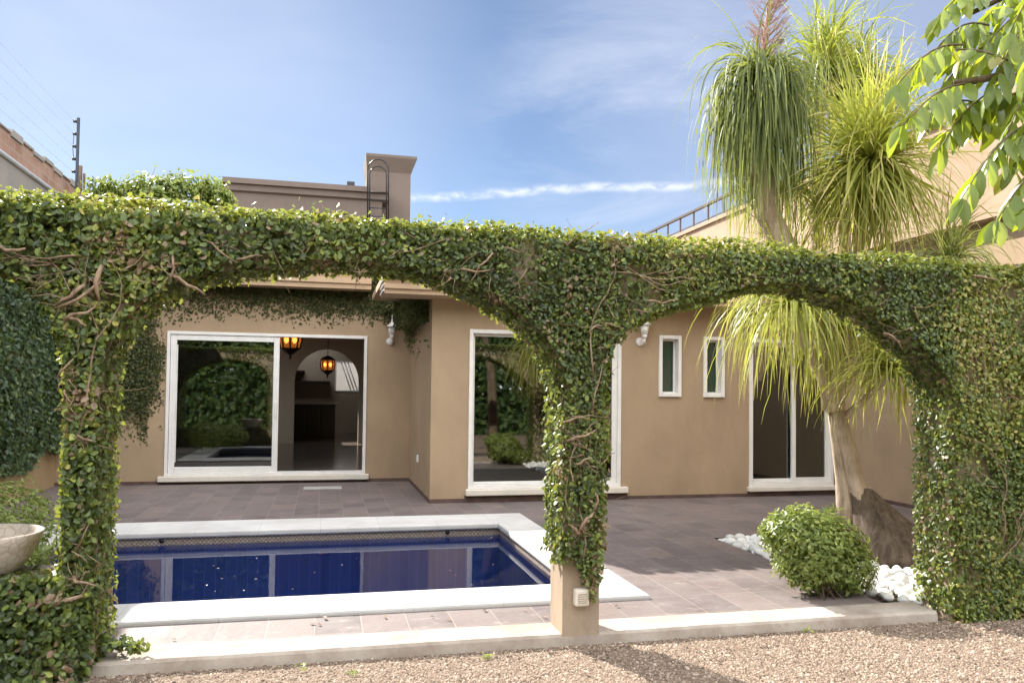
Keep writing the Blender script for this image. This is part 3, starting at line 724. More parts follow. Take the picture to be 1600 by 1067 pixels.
# ------------------------------------------------------------------ arcade
arc = empty('arcade', (1.5, 4.67, 0), 'plastered garden arcade of low arches on square piers, almost hidden under climbing leaves', 'arcade')
LA = [(-1.12, 1.45), (-1.11, 1.58), (-1.03, 1.74), (-.93, 1.86), (-.78, 1.955), (-.61, 2.015), (-.4, 2.055), (-.2, 2.09), (.04, 2.11), (.27, 2.11), (.5, 2.085), (.7, 2.03), (.91, 1.955), (1.11, 1.85), (1.26, 1.73), (1.35, 1.6), (1.37, 1.4)]
RA = [(1.66, 1.45), (1.67, 1.62), (1.75, 1.75), (1.88, 1.84), (2.03, 1.905), (2.2, 1.965), (2.38, 2.015), (2.52, 2.06), (2.71, 2.095), (2.96, 2.105), (3.2, 2.06), (3.45, 1.97), (3.71, 1.83), (3.89, 1.7), (4.03, 1.56), (4.08, 1.4)]
TA = [(-3.35, 1.3), (-3.3, 1.55), (-3.1, 1.8), (-2.7, 2.02), (-2.3, 2.1), (-1.95, 2.08), (-1.6, 1.99), (-1.48, 1.92), (-1.39, 1.83), (-1.34, 1.7), (-1.31, 1.5)]
def lift(pts, d=.05): return [(x, z+d) for x, z in pts]
XA0, XA1 = -3.72, 7.34
poly = [(XA0, GZ), (XA0, 2.36), (.5, 2.36), (3., 2.31), (4.6, 2.29), (XA1, 2.29), (XA1, GZ), (4.13, GZ)]
poly += [(4.13, 1.45)]+[(x+(.03 if x > 2.96 else -.03)*0, z) for x, z in lift(RA)[::-1][1:-1]]+[(1.632, 1.5), (1.632, GZ), (1.403, GZ), (1.403, 1.45)]
poly += lift(LA)[::-1][1:-1]+[(-1.14, 1.5), (-1.14, GZ), (-1.28, GZ), (-1.28, .44), (-3.42, .44)]+[(-3.42, 1.3)]+lift(TA)[1:-1]+[(-1.28, 1.6)]
# the left opening is closed by a low wall: cut it as its own loop through a bridge on the pier
polyA = [(XA0, GZ), (XA0, 2.36), (.5, 2.36), (3., 2.31), (4.6, 2.29), (XA1, 2.29), (XA1, GZ), (4.13, GZ), (4.13, 1.45)]+lift(RA)[::-1][1:-1]+[(1.632, 1.5), (1.632, GZ), (1.403, GZ), (1.403, 1.45)]+lift(LA)[::-1][1:-1]+[(-1.14, 1.5), (-1.14, GZ), (-1.28, GZ), (-1.28, 1.55)]+lift(TA)[::-1][1:-1]+[(-3.42, 1.3), (-3.42, GZ)]
m = MB(); m.prism_y(polyA, KF, KI+.006)
m.build('arch_wall', 'pier', arc)
m = MB(); m.box(-3.418, -1.282, KF+.004, KI+.0, GZ, .44); m.build('low_wall', 'pier', arc)
m = MB(); m.box(at(1415, 410, 4.55).x, at(1415, 410, 4.55).x+.0, 4.5, 4.6, 2.3, 2.35) if False else None

# pier light
pl = empty('pier_light', (1.505, KF, .225), 'small square cream light fitting on the bare foot of the center pier', 'light fitting')
m = MB(); m.box(1.465, 1.555, KF-.055, KF-.001, .175, .275); m.build('housing', 'offwhite', pl, .012)
m = MB(); m.box(1.484, 1.538, KF-.058, KF-.055, .196, .25)
m.build('grille', 'mesh_beige', pl)
m = MB()
for k in range(4): m.box(1.486, 1.536, KF-.061, KF-.058, .202+k*.012, .206+k*.012)
m.build('louvre', 'offwhite', pl)

# ------------------------------------------------------------------ climbing ivy over the arcade
def in_poly(P, poly):
    x, z = P[:, 0], P[:, 1]; ins = np.zeros(len(P), bool); n = len(poly); j = n-1
    for i in range(n):
        xi, zi = poly[i]; xj, zj = poly[j]
        c = ((zi > z) != (zj > z)) & (x < (xj-xi)*(z-zi)/(zj-zi+1e-12)+xi); ins ^= c; j = i
    return ins
ivy = empty('climbing_fig', (1.5, 4.67, 0), 'dense climbing fig covering the whole arcade, its top edge sunlit and yellow green', 'climbing plant')
polyL = [(-3.418, GZ), (-3.418, .46), (-1.282, .46), (-1.282, GZ)]
def bare(P):    # bare foot of the center pier: fewer leaves low down
    x, z = P[:, 0], P[:, 2]
    low = (x > 1.2) & (x < 1.85)
    edge = .36+.12*np.sin(x*23.)+.10*(vnoise(P, 9, 4)-.5)
    return low & (z < edge)
PP, NN, SS = [], [], []
def ivy_face(n, y, ny, x0, x1, thick, seed):
    Q = np.stack([rng.uniform(x0, x1, n), rng.uniform(GZ, 2.42, n)], 1)
    k = in_poly(Q, polyA) | in_poly(Q, polyL); Q = Q[k]
    P = np.stack([Q[:, 0], np.full(len(Q), y), Q[:, 1]], 1)
    hole = vnoise(P, 4.2, seed)*.65+vnoise(P, 9, seed+1)*.35
    keep = (rng.uniform(0, 1, len(P)) < np.clip((hole-.20)*4.5, .28, 1)) & ~bare(P)
    P, hole = P[keep], hole[keep]
    bul = vnoise(P, 2.6, seed+2)
    topb = np.clip((P[:, 2]-2.0)/.4, 0, 1)
    P[:, 1] += ny*(rng.uniform(.1, 1, len(P))**.8)*(thick*(.45+.75*bul)+.03*topb)
    N = np.tile([0, ny, .25], (len(P), 1))
    PP.append(P); NN.append(N)
    big = np.clip(1.12-(P[:, 0]+1)/7., .82, 1.2)
    SS.append(rng.uniform(.022, .048, len(P))*(1 if ny > 0 else big))
ivy_face(215000, KF, -1, -2.6, 5.9, .105, 10)
ivy_face(16000, KF, -1, 5.9, 7.3, .085, 12)
ivy_face(34000, KI, 1, -3.4, 6.5, .075, 20)
# edges: jambs, soffits, top
def ivy_path(pts, nrm_sign, dens, depth=(KF-.05, KI+.06), out=.07, seed=30, up=0.):
    pts = [Vector((p[0], 0, p[1])) for p in pts]
    for a, b in zip(pts[:-1], pts[1:]):
        d = b-a; L = d.length; n = int(dens*L*(depth[1]-depth[0])); 
        if n < 1: continue
        t = rng.uniform(0, 1, n); nv = np.array([-d.z, 0, d.x])/L*nrm_sign
        P = np.array(a)[None]+np.array(d)[None]*t[:, None]; P[:, 1] = rng.uniform(depth[0], depth[1], n)
        keep = ~bare(P) ; P = P[keep]; n = len(P)
        hole = vnoise(P, 5, seed); P = P[hole > .16]; n = len(P)
        bul = vnoise(P, 3.1, seed+1)
        P = P+nv[None]*(rng.uniform(-.3, 1, n)*(out*(.35+.9*bul)))[:, None]
        PP.append(P); NN.append(np.tile(nv+np.array([0, 0, .2]), (n, 1))); SS.append(rng.uniform(.026, .046, n))
soff = [(-1.14, .0), (-1.14, 1.5)]+lift(LA)[1:-1]+[(1.403, 1.45), (1.403, 0)]
ivy_path(soff, -1, 4300, seed=31, out=.06)
soff = [(1.632, 0), (1.632, 1.5)]+lift(RA)[1:-1]+[(4.13, 1.45), (4.13, 0)]
ivy_path(soff, -1, 4300, seed=33, out=.06)
ivy_path([(-3.42, .5), (-3.42, 1.3)]+lift(TA)[1:-1]+[(-1.28, 1.55), (-1.28, .45)], -1, 3600, seed=35, out=.05)
ivy_path([(-3.4, .44), (-1.28, .44)], 1, 2400, out=.06, seed=36)
ivy_path([(XA0, 2.36), (.5, 2.36), (3., 2.31), (4.6, 2.29), (XA1, 2.29)], 1, 5200, depth=(KF-.09, KI+.1), out=.095, seed=38)
# extra loose shoots standing on the top edge
n = 900; x = rng.uniform(-2.2, 6, n); P = np.stack([x, rng.uniform(KF-.06, KI+.06, n), 2.40-.018*np.clip(x, 0, 4)+rng.uniform(0, .10, n)*vnoise(np.stack([x, x*0, x*0], 1), 6, 44)*1.4], 1)
PP.append(P); NN.append(np.tile([0, -.4, .6], (n, 1))); SS.append(rng.uniform(.024, .04, n))
# a sprig running out on the kerb at the left pier
n = 130; t = rng.uniform(0, 1, n); P = np.stack([-1.10+t*.2+rng.normal(0, .012, n), 4.60+rng.normal(0, .03, n), .03+.05*(1-t)+rng.uniform(0, .05, n)], 1)
PP.append(P); NN.append(np.tile([0, -.5, 1], (n, 1))); SS.append(rng.uniform(.03, .045, n))
# skirt of leaves spreading at the foot of the left pier and low wall
n = 5200; x = rng.uniform(-2.3, -1.12, n); z = rng.uniform(0, 1, n)**1.3*.55; P = np.stack([x, KF-.05-rng.uniform(.0, .13, n)*(1.15-z), GZ+z], 1)
k = x < -1.18-.1*(z/.55)*(vnoise(P, 5, 51))
PP.append(P[k]); NN.append(np.tile([0, -1, .4], (k.sum(), 1))); SS.append(rng.uniform(.03, .052, k.sum()))
P = np.concatenate(PP); N = np.concatenate(NN); S = np.concatenate(SS)
patch = vnoise(P, 1.7, 60)*.5+vnoise(P, 5, 61)*.3
rn = np.clip(rng.beta(1.15, 1.7, len(P))*.92+(patch-.43)*1.05, 0, .93)
rn = np.where(P[:, 2] > 2.36, np.clip(rn+.22, 0, .93), rn)            # yellower leaves along the top
rn = np.where(P[:, 0] > 4.1, np.clip(rn+.26, 0, .93), rn)             # lighter leaves on the right hand wall
dead = rng.uniform(0, 1, len(P)) < np.clip((vnoise(P, 4.2, 10)*.4+vnoise(P, 7, 62)*.6-.60)*3.2, .03, .62)*np.where(P[:, 0] > 3.2, .3, 1)
rn = np.where(dead, rng.uniform(.955, 1, len(P)), rn)
print('ivy leaves', len(P))
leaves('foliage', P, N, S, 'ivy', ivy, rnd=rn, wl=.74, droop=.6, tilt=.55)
# woody stems
m = MB()
def stem(p, d, L, r, n=7, wig=.5):
    p = Vector(p); d = Vector(d).normalized(); pts = [p.copy()]
    for i in range(n-1):
        d = (d+Vector((random.gauss(0, wig), 0, random.gauss(0, wig)))*.5).normalized()
        p = p+d*(L/n); p.y += random.gauss(0, .006); pts.append(p.copy())
    m.tube(pts, [r*(1-.6*i/(n-1)) for i in range(n)], 5)
cnt_ = 0
while cnt_ < 230:
    x = random.uniform(-2.3, 5.6); z = random.uniform(.0, 2.34)
    if not (in_poly(np.array([[x, z]]), polyA)[0] or in_poly(np.array([[x, z]]), polyL)[0]): continue
    if 1.2 < x < 1.85 and z < .4: continue
    if x > 2.2 and random.random() < .35: continue
    y = KF-random.uniform(.02, .10)
    L = random.choice([.10, .14, .2, .3])*random.uniform(.7, 1.3)
    stem((x, y, z), (random.gauss(0, 1), 0, random.gauss(0, .8)), L, random.choice([.002, .0025, .0035, .005]))
    cnt_ += 1
for (u, v) in ((110, 590), (112, 632), (135, 690), (60, 440), (100, 470), (150, 440), (355, 385), (265, 420), (900, 690), (912, 720), (906, 830), (700, 430), (1395, 530), (1525, 440), (120, 905), (60, 950), (560, 430), (480, 385)):
    c = at(u, v, KF-.08)
    for k in range(9): stem((c.x+random.gauss(0, .02), c.y-random.uniform(0, .03), c.z+random.gauss(0, .02)), (random.gauss(0, 1), 0, random.gauss(0, 1)), random.uniform(.05, .13), random.choice([.002, .003, .004]), 5, .35)
def climb(x, z, a, L, r, depth=0):
    p = Vector((x, KF-random.uniform(.06, .09), z)); pts = [p.copy()]; st = .05; n_ = int(L/st)
    for i in range(n_):
        a += random.gauss(0, .22); q_ = p+Vector((math.cos(a)*st, random.gauss(0, .005), math.sin(a)*st))
        if q_.y < KF-.105: q_.y = KF-.10
        if not in_poly(np.array([[q_.x, q_.z]]), polyA)[0]: break
        p = q_; pts.append(p.copy())
        if depth < 2 and random.random() < .13: climb(p.x, p.z, a+random.choice([-1, 1])*random.uniform(.4, 1), L*.5, r*.6, depth+1)
    if len(pts) > 2: m.tube(pts, [r*(1-.65*i/(len(pts)-1)) for i in range(len(pts))], 5)
for k in range(6): climb(-1.21+random.gauss(0, .02), .1+.25*k, 1.57+random.gauss(0, .2), 1.1, .006)
for k in range(6): climb(1.52+random.gauss(0, .03), .45+.22*k, 1.57+random.gauss(0, .2), 1.0, .006)
for k in range(16): climb(random.uniform(-2, 5.5), random.uniform(2.1, 2.25), random.choice([0, 3.14])+random.gauss(0, .3), 1.0, .005)
for k in range(7): climb(random.uniform(4.2, 5.3), random.uniform(.1, .6), 1.57+random.gauss(0, .3), 1.5, .006)
tag(m.build('twigs', 'vine', ivy), kind='stuff')
# thicker old stems: left spandrel and piers
for (u, v, u2, v2, r) in ((160, 415, 155, 470, .016), (158, 440, 90, 480, .012), (132, 445, 88, 475, .013), (100, 500, 150, 478, .012), (105, 495, 135, 510, .012), (265, 430, 320, 460, .012), (270, 400, 265, 440, .009), (0, 385, 40, 388, .012),
                          (880, 660, 920, 655, .009), (885, 690, 930, 672, .010), (900, 725, 925, 715, .009), (905, 830, 928, 800, .014), (928, 800, 930, 770, .010), (905, 832, 893, 820, .012), (920, 520, 940, 510, .008), (1010, 470, 1060, 468, .007), (720, 420, 765, 422, .008), (770, 395, 735, 440, .007),
                          (90, 590, 115, 560, .008), (100, 610, 112, 630, .007), (120, 680, 150, 690, .008), (115, 900, 150, 915, .012), (70, 945, 130, 930, .018), (40, 960, 70, 945, .012), (320, 375, 370, 410, .007), (370, 405, 410, 400, .007), (1380, 520, 1410, 545, .009), (1520, 430, 1560, 438, .008)):
    a = at(u, v, KF-.10); b = at(u2, v2, KF-.105); mid = (a+b)/2+Vector((random.gauss(0, .015), -.012, random.gauss(0, .015)))
    m = MB(); m.tube([a, (a+mid)/2+Vector((0, -.006, random.gauss(0, .008))), mid, (b+mid)/2+Vector((0, -.005, random.gauss(0, .008))), b], [r*.75, r*.8, r*.72, r*.62, r*.4], 6); m.build('stem', 'vine', ivy)

# ------------------------------------------------------------------ ivy on the house facade
hv = empty('wall_ivy', (-2.6, YL, 0), 'dark creeping ivy over the recessed wall around the sliding door, bushy on the roof edge', 'climbing plant')
n = 120000; x = rng.uniform(XL, XC, n); z = rng.uniform(.3, 3.3, n); P = np.stack([x, np.full(n, YL), z], 1)
nz = vnoise(P, 2.3, 70)*.6+vnoise(P, 7, 71)*.4
topw = np.clip((z-(2.20+.08*np.sin(x*3.1)+.06*(x > -2)*(1-np.abs(x+.2)/1.6)))/.85, -.9, 1)
topw = np.where(x > .9, np.clip((z-2.35)/.35, -.9, 1), topw)
leftw = np.clip((-2.20-x)/.40, -.5, 1)*np.clip((z-.55-.25*np.sin(x*4))/.9, -.2, 1)
leftw = np.where(x < -2.5, np.clip((z-.42)/.95, -.9, 1), np.where(x > -2.2, -.9, leftw))
w = np.clip(np.maximum(topw, leftw), -.9, 1)
k = (rng.uniform(0, 1, n) < np.clip(w*1.1+(nz-.52)*1.0, 0, 1)**1.5) & ~((x > LD[0]-.02) & (x < LD[1]+.02) & (z < LD[3]+.02))
P, w = P[k], w[k]; P[:, 1] -= .008+rng.uniform(0, 1, len(P))*.10*np.clip(w, .03, 1)**2
N = np.tile([0, -1, .2], (len(P), 1)); L1 = rng.uniform(.025, .05, len(P))
# the side wall of the recess and the eave end
n = 3400; y = rng.uniform(YR+.1, YL, n); z = rng.uniform(1.9, 2.62, n); P2 = np.stack([np.full(n, XC), y, z], 1)
w2 = np.clip((z-2.05-.45*(YL-y)/2.4)/.4, 0, 1); k = rng.uniform(0, 1, n) < w2+.15*(vnoise(P2, 4, 73)-.5); P2 = P2[k]; P2[:, 0] -= rng.uniform(.01, .12, len(P2))
n = 5200; P3 = np.stack([XC-.02-.30*rng.uniform(0, 1, n)**1.6, rng.uniform(YR+.3, YL-.05, n), rng.uniform(2.35, 2.75, n)], 1)
P3 = P3[(vnoise(P3, 4, 75) > .3) & (P3[:, 1] > YR-.25+.35*rng.uniform(0, 1, n))]
P = np.concatenate([P, P2, P3]); N = np.concatenate([N, np.tile([-1, -.2, .2], (len(P2), 1)), np.tile([-.5, -.6, -.3], (len(P3), 1))])
L1 = np.concatenate([L1, rng.uniform(.03, .055, len(P2)+len(P3))])
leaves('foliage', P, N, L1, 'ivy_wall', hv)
# bushy growth on the roof edge
PP = []
for (u, v, r) in ((165, 302, .26), (230, 303, .32), (275, 296, .34), (322, 300, .28), (205, 310, .34), (345, 312, .22)):
    c = at(u, v, 12.6); n = 900; d = unit(rng.normal(0, 1, (n, 3))); PP.append(np.array(c)[None]+d*(r*rng.uniform(.25, 1.0, (n, 1))*np.array([[1, .7, .85]]))*(.6+1.0*vnoise(d*1.0+np.array([[u*.1, 0, 0]]), 2.6, 77))[:, None])
P = np.concatenate(PP); c0 = P.mean(0); 
n = 2200; P4 = np.stack([rng.uniform(XL+.1, -1.4, n), rng.uniform(12.3, 12.9, n), rng.uniform(3.35, 4.1, n)], 1); P = np.concatenate([P, P4])
leaves('roof_growth', P, unit(P-c0[None])+np.array([[0, -.3, .5]]), rng.uniform(.05, .085, len(P)), 'bush', hv, tilt=.6, rnd=rng.beta(2, 2.6, len(P)))
# ivy on the left side wall
bi = empty('side_wall_ivy', (XL, 9, 0), 'thick blue green ivy hanging over the left side wall in shade', 'climbing plant')
n = 52000; P = np.stack([np.full(n, XL), rng.uniform(2.4, YL, n), rng.uniform(.25, 3.5, n)], 1)
nz = vnoise(P, 1.9, 80); low = .32+.28*vnoise(P*np.array([[1, 1, 0]]), 2.5, 81)
k = (P[:, 2] > low) & (rng.uniform(0, 1, n) < np.clip((nz-.05)*5, .75, 1)); P = P[k]
P[:, 0] += rng.uniform(.02, 1, len(P))*(.06+.16*vnoise(P, 2.6, 82))
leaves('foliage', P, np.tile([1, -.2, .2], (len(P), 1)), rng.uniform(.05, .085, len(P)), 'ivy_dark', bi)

# ------------------------------------------------------------------ plants
def blob_bush(name, blobs, n, L, mat, label, wl=.45, twig=None, cat='bush', rn=None):
    c0 = Vector(blobs[0][0]); t = empty(name, (c0.x, c0.y, 0), label, cat)
    PP, NN = [], []
    vol = sum(b[1][0]*b[1][2] for b in blobs)
    for c, r in blobs:
        k = int(n*r[0]*r[2]/vol); d = unit(rng.normal(0, 1, (k, 3))); rad = rng.uniform(.62, 1, (k, 1))**.7
        lump = .74+.5*vnoise(d*1.0+np.array(c)[None]*3, 3.2, 90)
        P = np.array(c)[None]+d*np.array(r)[None]*rad*lump[:, None]; PP.append(P); NN.append(d+np.array([[0, 0, .45]]))
    P = np.concatenate(PP); N = np.concatenate(NN); ok = P[:, 2] > .03
    P, N = P[ok], N[ok]
    D = unit(N)*.9+rng.normal(0, .6, P.shape)
    leaves('foliage', P, N, rng.uniform(L[0], L[1], len(P)), mat, t, wl, 0, .45, .12, rnd=rng.beta(2.2, 2, len(P)), D=D)
    if twig:
        for (a, b, r) in twig:
            m = MB()
            a, b = Vector(a), Vector(b); mid = (a+b)/2+Vector((random.gauss(0, .02), random.gauss(0, .02), 0)); m.tube([a, mid, b], [r, r*.8, r*.5], 5); m.build('stem', 'twig', t)
    return t
tw = []
for k in range(16):
    tw.append(((3.55+random.gauss(0, .07), 5.03+random.gauss(0, .05), -.03), (3.5+random.gauss(0, .22), 5.1+random.gauss(0, .12), .3+random.uniform(0, .15)), .007))
blob_bush('round_bush', [((3.50, 5.14, .35), (.34, .32, .29)), ((3.30, 5.15, .45), (.21, .22, .16)), ((3.68, 5.12, .20), (.26, .26, .21)), ((3.44, 5.08, .22), (.24, .22, .18))], 9500, (.034, .056), 'bush',
          'rounded glossy green bush beside the white pebbles at the terrace edge', twig=tw)
blob_bush('low_shrub', [((-2.15, 6.0, .36), (.42, .5, .26)), ((-2.0, 5.6, .28), (.35, .4, .2)), ((-2.45, 7.0, .42), (.4, .6, .3))], 4200, (.035, .06), 'bush',
          'low green shrub behind the stone bowl on the left', twig=None, cat='shrub')
# ponytail palm
palm = empty('ponytail_palm', (5.0, 6.2, 0), 'many headed ponytail palm with a swollen base, its long thin leaves rising above the arcade', 'palm')
m = MB()
rings = [(-.06, .50, 5.02, 6.12), (.03, .50, 5.01, 6.12), (.10, .48, 4.99, 6.13), (.17, .43, 4.95, 6.14), (.24, .37, 4.90, 6.15), (.31, .30, 4.85, 6.16), (.38, .235, 4.79, 6.17), (.46, .18, 4.74, 6.18), (.54, .14, 4.69, 6.18), (.62, .10, 4.65, 6.18)]
NR = 40; V = []
for z, r, cx, cy in rings:
    for k in range(NR):
        a = 2*math.pi*k/NR; u_ = np.array([[math.cos(a)*1.3, math.sin(a)*1.3, z*2.2]])
        rr = r*(1+.34*(vnoise(u_, 1.5, 95)[0]-.5)+.16*(vnoise(u_*3, 1.5, 96)[0]-.5)+.10*(vnoise(np.array([[a*5.1, z*.8, 0]]), 1, 97)[0]-.5))
        V.append((cx+rr*math.cos(a), cy+rr*math.sin(a), z))
m.add(V, [(i_*NR+k, i_*NR+(k+1) % NR, (i_+1)*NR+(k+1) % NR, (i_+1)*NR+k) for i_ in range(len(rings)-1) for k in range(NR)]+[tuple(range(NR))[::-1], tuple(range((len(rings)-1)*NR, len(rings)*NR))], True)
m.build('swollen_base', 'caudex', palm)
m = MB()
def limb(pts, rad, n=14, lob=.2):
    k0 = len(m.v); m.tube(pts, rad, n)
    for i in range(k0, len(m.v)):
        j = (i-k0)//n; a = Vector(pts[min(j, len(pts)-1)]); d = Vector(m.v[i])-a
        if j < len(pts): m.v[i] = tuple(a+d*(1+lob*(vnoise(np.array([[*(d.normalized()*1.6), j*.35]])[:, :3]+j*.2, 1.3, 97)[0]-.5)*2))
limb([(4.76, 6.15, .24), (4.69, 6.14, .38), (4.63, 6.14, .55), (4.57, 6.14, .75), (4.52, 6.14, .95), (4.46, 6.15, 1.15), (4.40, 6.17, 1.36)], [.13, .10, .074, .064, .06, .056, .052])
limb([(4.66, 6.25, .3), (4.58, 6.26, .48), (4.53, 6.24, .68), (4.48, 6.22, .9), (4.43, 6.2, 1.1), (4.4, 6.2, 1.3)], [.13, .085, .056, .05, .045, .04])
limb([(4.40, 6.18, 1.3), (4.30, 6.2, 1.6), (4.12, 6.22, 1.95), (4.0, 6.2, 2.2)], [.07, .055, .05, .045], 10)
limb([(4.41, 6.18, 1.3), (4.45, 6.25, 1.8), (4.30, 6.25, 2.3), (3.95, 6.22, 2.7), (3.76, 6.2, 3.0), (3.68, 6.2, 3.5), (3.69, 6.2, 4.25)], [.09, .085, .085, .095, .10, .075, .05], 12, .3)
limb([(4.43, 6.2, 1.35), (4.6, 6.25, 2.0), (4.72, 6.25, 2.8), (4.66, 6.0, 3.52)], [.07, .055, .045, .04], 10)
limb([(4.5, 6.22, 1.7), (4.45, 6.5, 2.6), (4.70, 6.85, 3.7), (4.83, 6.95, 4.65)], [.07, .06, .055, .05], 10)
limb([(4.6, 6.2, 2.0), (4.95, 6.8, 3.2), (5.3, 7.1, 4.6)], [.06, .055, .05], 10)
limb([(4.44, 6.15, 1.2), (4.7, 6.1, 1.45), (4.66, 5.76, 1.62)], [.035, .032, .03], 10)
limb([(4.6, 6.2, 1.9), (5.1, 6.1, 2.3), (5.55, 6.05, 2.6)], [.05, .045, .04], 10)
m.build('trunk', 'bark', palm)
def crown(c, n, Lr, mat, el=(-25, 88), grav=1., wid=.011, bias=(0, 0, 0), shift=0., skew=1.0):
    K = 11; c = np.array(c, float)
    az = rng.uniform(0, 2*math.pi, n); e = np.radians(el[0]+(el[1]-el[0])*rng.uniform(0, 1, n)**skew)
    d = np.stack([np.cos(az)*np.cos(e), np.sin(az)*np.cos(e), np.sin(e)], 1)+np.array(bias)[None]; d = unit(d)
    L = rng.uniform(*Lr, n); st = L/(K-1)
    g = 2.3*grav*rng.uniform(.6, 1.4, n)*np.clip(1.35-np.sin(e)*(np.sin(e) > .9), .12, 2)
    p = np.tile(c, (n, 1))+rng.normal(0, .02, (n, 3)); pts = [p.copy()]; ds = [d.copy()]
    wob = rng.normal(0, .11, (n, 3)); kink = rng.integers(3, 9, n)*(rng.uniform(0, 1, n) < .16)
    for k in range(K-1):
        p = p+d*st[:, None]; p[:, 2] = np.maximum(p[:, 2], .03); pts.append(p.copy())
        d = unit(d+np.array([[0, 0, -1]])*(g*.30*(.4+k/K*1.1))[:, None]+wob*.5+rng.normal(0, .05, (n, 3))+(kink == k+1)[:, None]*(rng.normal(0, .5, (n, 3))+np.array([[0, 0, -1.1]]))); ds.append(d.copy())
    pts = np.stack(pts, 1); ds = np.stack(ds, 1)
    ref = np.tile(np.stack([-np.sin(az), np.cos(az), np.zeros(n)], 1)[:, None], (1, K, 1))+rng.normal(0, .35, (n, 1, 3))
    side = ref-ds*np.sum(ref*ds, -1, keepdims=True); side = unit(side)
    w = (wid*np.array([1, 1, 1, .97, .93, .88, .8, .68, .52, .34, .1]))[None, :, None]*rng.uniform(.7, 1.25, (n, 1, 1))*.5
    V = np.stack([pts-side*w, pts+side*w], 2).reshape(-1, 3)
    b = (np.arange(n)*K*2)[:, None, None]; j = (np.arange(K-1)*2)[None, :, None]
    Fq = (b+j+np.array([0, 1, 3, 2])[None, None]).reshape(-1, 4)
    base = rng.beta(2, 2.4, n)*.62+shift
    rn = base[:, None]+np.clip(np.arange(K-1)/(K-1)-.62, 0, 1)[None]*rng.uniform(.1, 1.7, n)[:, None]
    return np_mesh('crown', V, Fq, mat, palm, np.clip(rn, 0, 1).ravel(), True)
A_ = at(1188, 128, 6.2); crown(A_, 440, (.75, 1.2), 'palm_dark', (0, 66), 1.0, .017, skew=.9)
crown(tuple(Vector(A_)-Vector((.0, 0, .22))), 280, (.85, 1.3), 'palm_dark', (-10, 45), 1.5, .016)
crown(tuple(Vector(A_)-Vector((.0, 0, .45))), 150, (.75, 1.1), 'palm_dark', (-40, 30), 1.5, .014, shift=.22)
B_ = at(1288, 128, 6.95); crown(B_, 420, (.6, 1.3), 'palm', (-15, 89), .62, .017)
F_ = at(1340, 140, 7.1); crown(F_, 400, (.6, 1.25), 'palm_dark', (-20, 89), .7, .016, shift=.05)
C_ = at(1358, 250, 5.95); crown(C_, 800, (.7, 1.15), 'palm', (-40, 80), .17, .018, shift=.34)
crown(tuple(Vector(C_)-Vector((0, 0, .12))), 320, (.6, 1.05), 'palm', (-70, 20), .42, .016, shift=.3)
D_ = at(1240, 478, 6.15); crown(D_, 430, (.75, 1.35), 'palm', (-8, 80), .80, .0145, shift=.3)
E_ = at(1392, 582, 5.75); crown(E_, 340, (.5, .95), 'palm', (-10, 88), .42, .014, shift=.3)
D2 = at(1312, 520, 6.3); crown(D2, 90, (.7, 1.05), 'palm', (0, 80), 1.0, .014, shift=.16)
for c_, n_, l_ in ((B_, 80, .65), (C_, 150, .62), (D_, 80, .5), (E_, 70, .42), (F_, 60, .6)): crown(c_, n_, (l_*.7, l_), 'palm', (48, 89), .10, .021, shift=.38)
G_ = at(1482, 412, 6.05); crown(G_, 240, (.5, .95), 'palm_dark', (5, 85), .45, .012, shift=.12)
H_ = at(1230, 300, 6.5); crown(H_, 130, (.7, 1.1), 'palm', (-10, 70), .9, .014, shift=.05)
# dry flower spike
m = MB(); s0 = Vector(A_)+Vector((0, 0, -.05)); tipv = at(1212, -60, 6.2)
m.tube([s0, s0.lerp(tipv, .5)+Vector((-.015, 0, 0)), tipv], [.03, .02, .008], 6)
for k in range(150):
    f = random.uniform(.10, 1); b = s0.lerp(tipv, f); a = random.uniform(0, 6.28); L = .30*(1-.45*f)*random.uniform(.6, 1.1)
    d = Vector((math.cos(a), math.sin(a), .75)).normalized(); e_ = b+d*L; m.tube([b, b+d*L*.55+Vector((0, 0, -.01)), e_+Vector((0, 0, .03))], [.005, .004, .002], 4, False)
    for j in range(5):
        h = random.uniform(.25, 1); p0 = b+d*L*h; d2 = (d+Vector((random.gauss(0, .6), random.gauss(0, .6), random.gauss(.2, .4)))).normalized(); m.tube([p0, p0+d2*random.uniform(.04, .09)], [.0028, .0015], 3, False)
m.build('flower_spike', 'spike', palm)

# foreground tree with large leaflets, trunk outside the frame on the right
tree = empty('leafy_tree', (3.6, 2.9, GZ), 'foreground tree branch with large oval compound leaves hanging in from the top right', 'tree')
m = MB()
m.tube([(3.75, 2.9, GZ-.05), (3.72, 2.92, 1.0), (3.66, 2.95, 1.9), (3.5, 2.98, 2.6), (3.3, 3.0, 3.1)], [.13, .11, .10, .08, .05], 12)
hub1 = at(1560, 120, 3.05); hub2 = at(1640, 230, 2.9); hub3 = at(1520, 20, 3.2)
m.tube([(3.5, 2.98, 2.6), at(1700, 190, 3.0), hub2], [.05, .03, .018], 8)
m.tube([(3.5, 2.98, 2.6), at(1680, 130, 3.05), hub1, at(1490, 130, 3.1)], [.05, .03, .02, .012], 8)
m.tube([(3.3, 3.0, 3.1), at(1620, -30, 3.15), hub3], [.05, .025, .012], 8)
m.build('trunk', 'twig', tree)
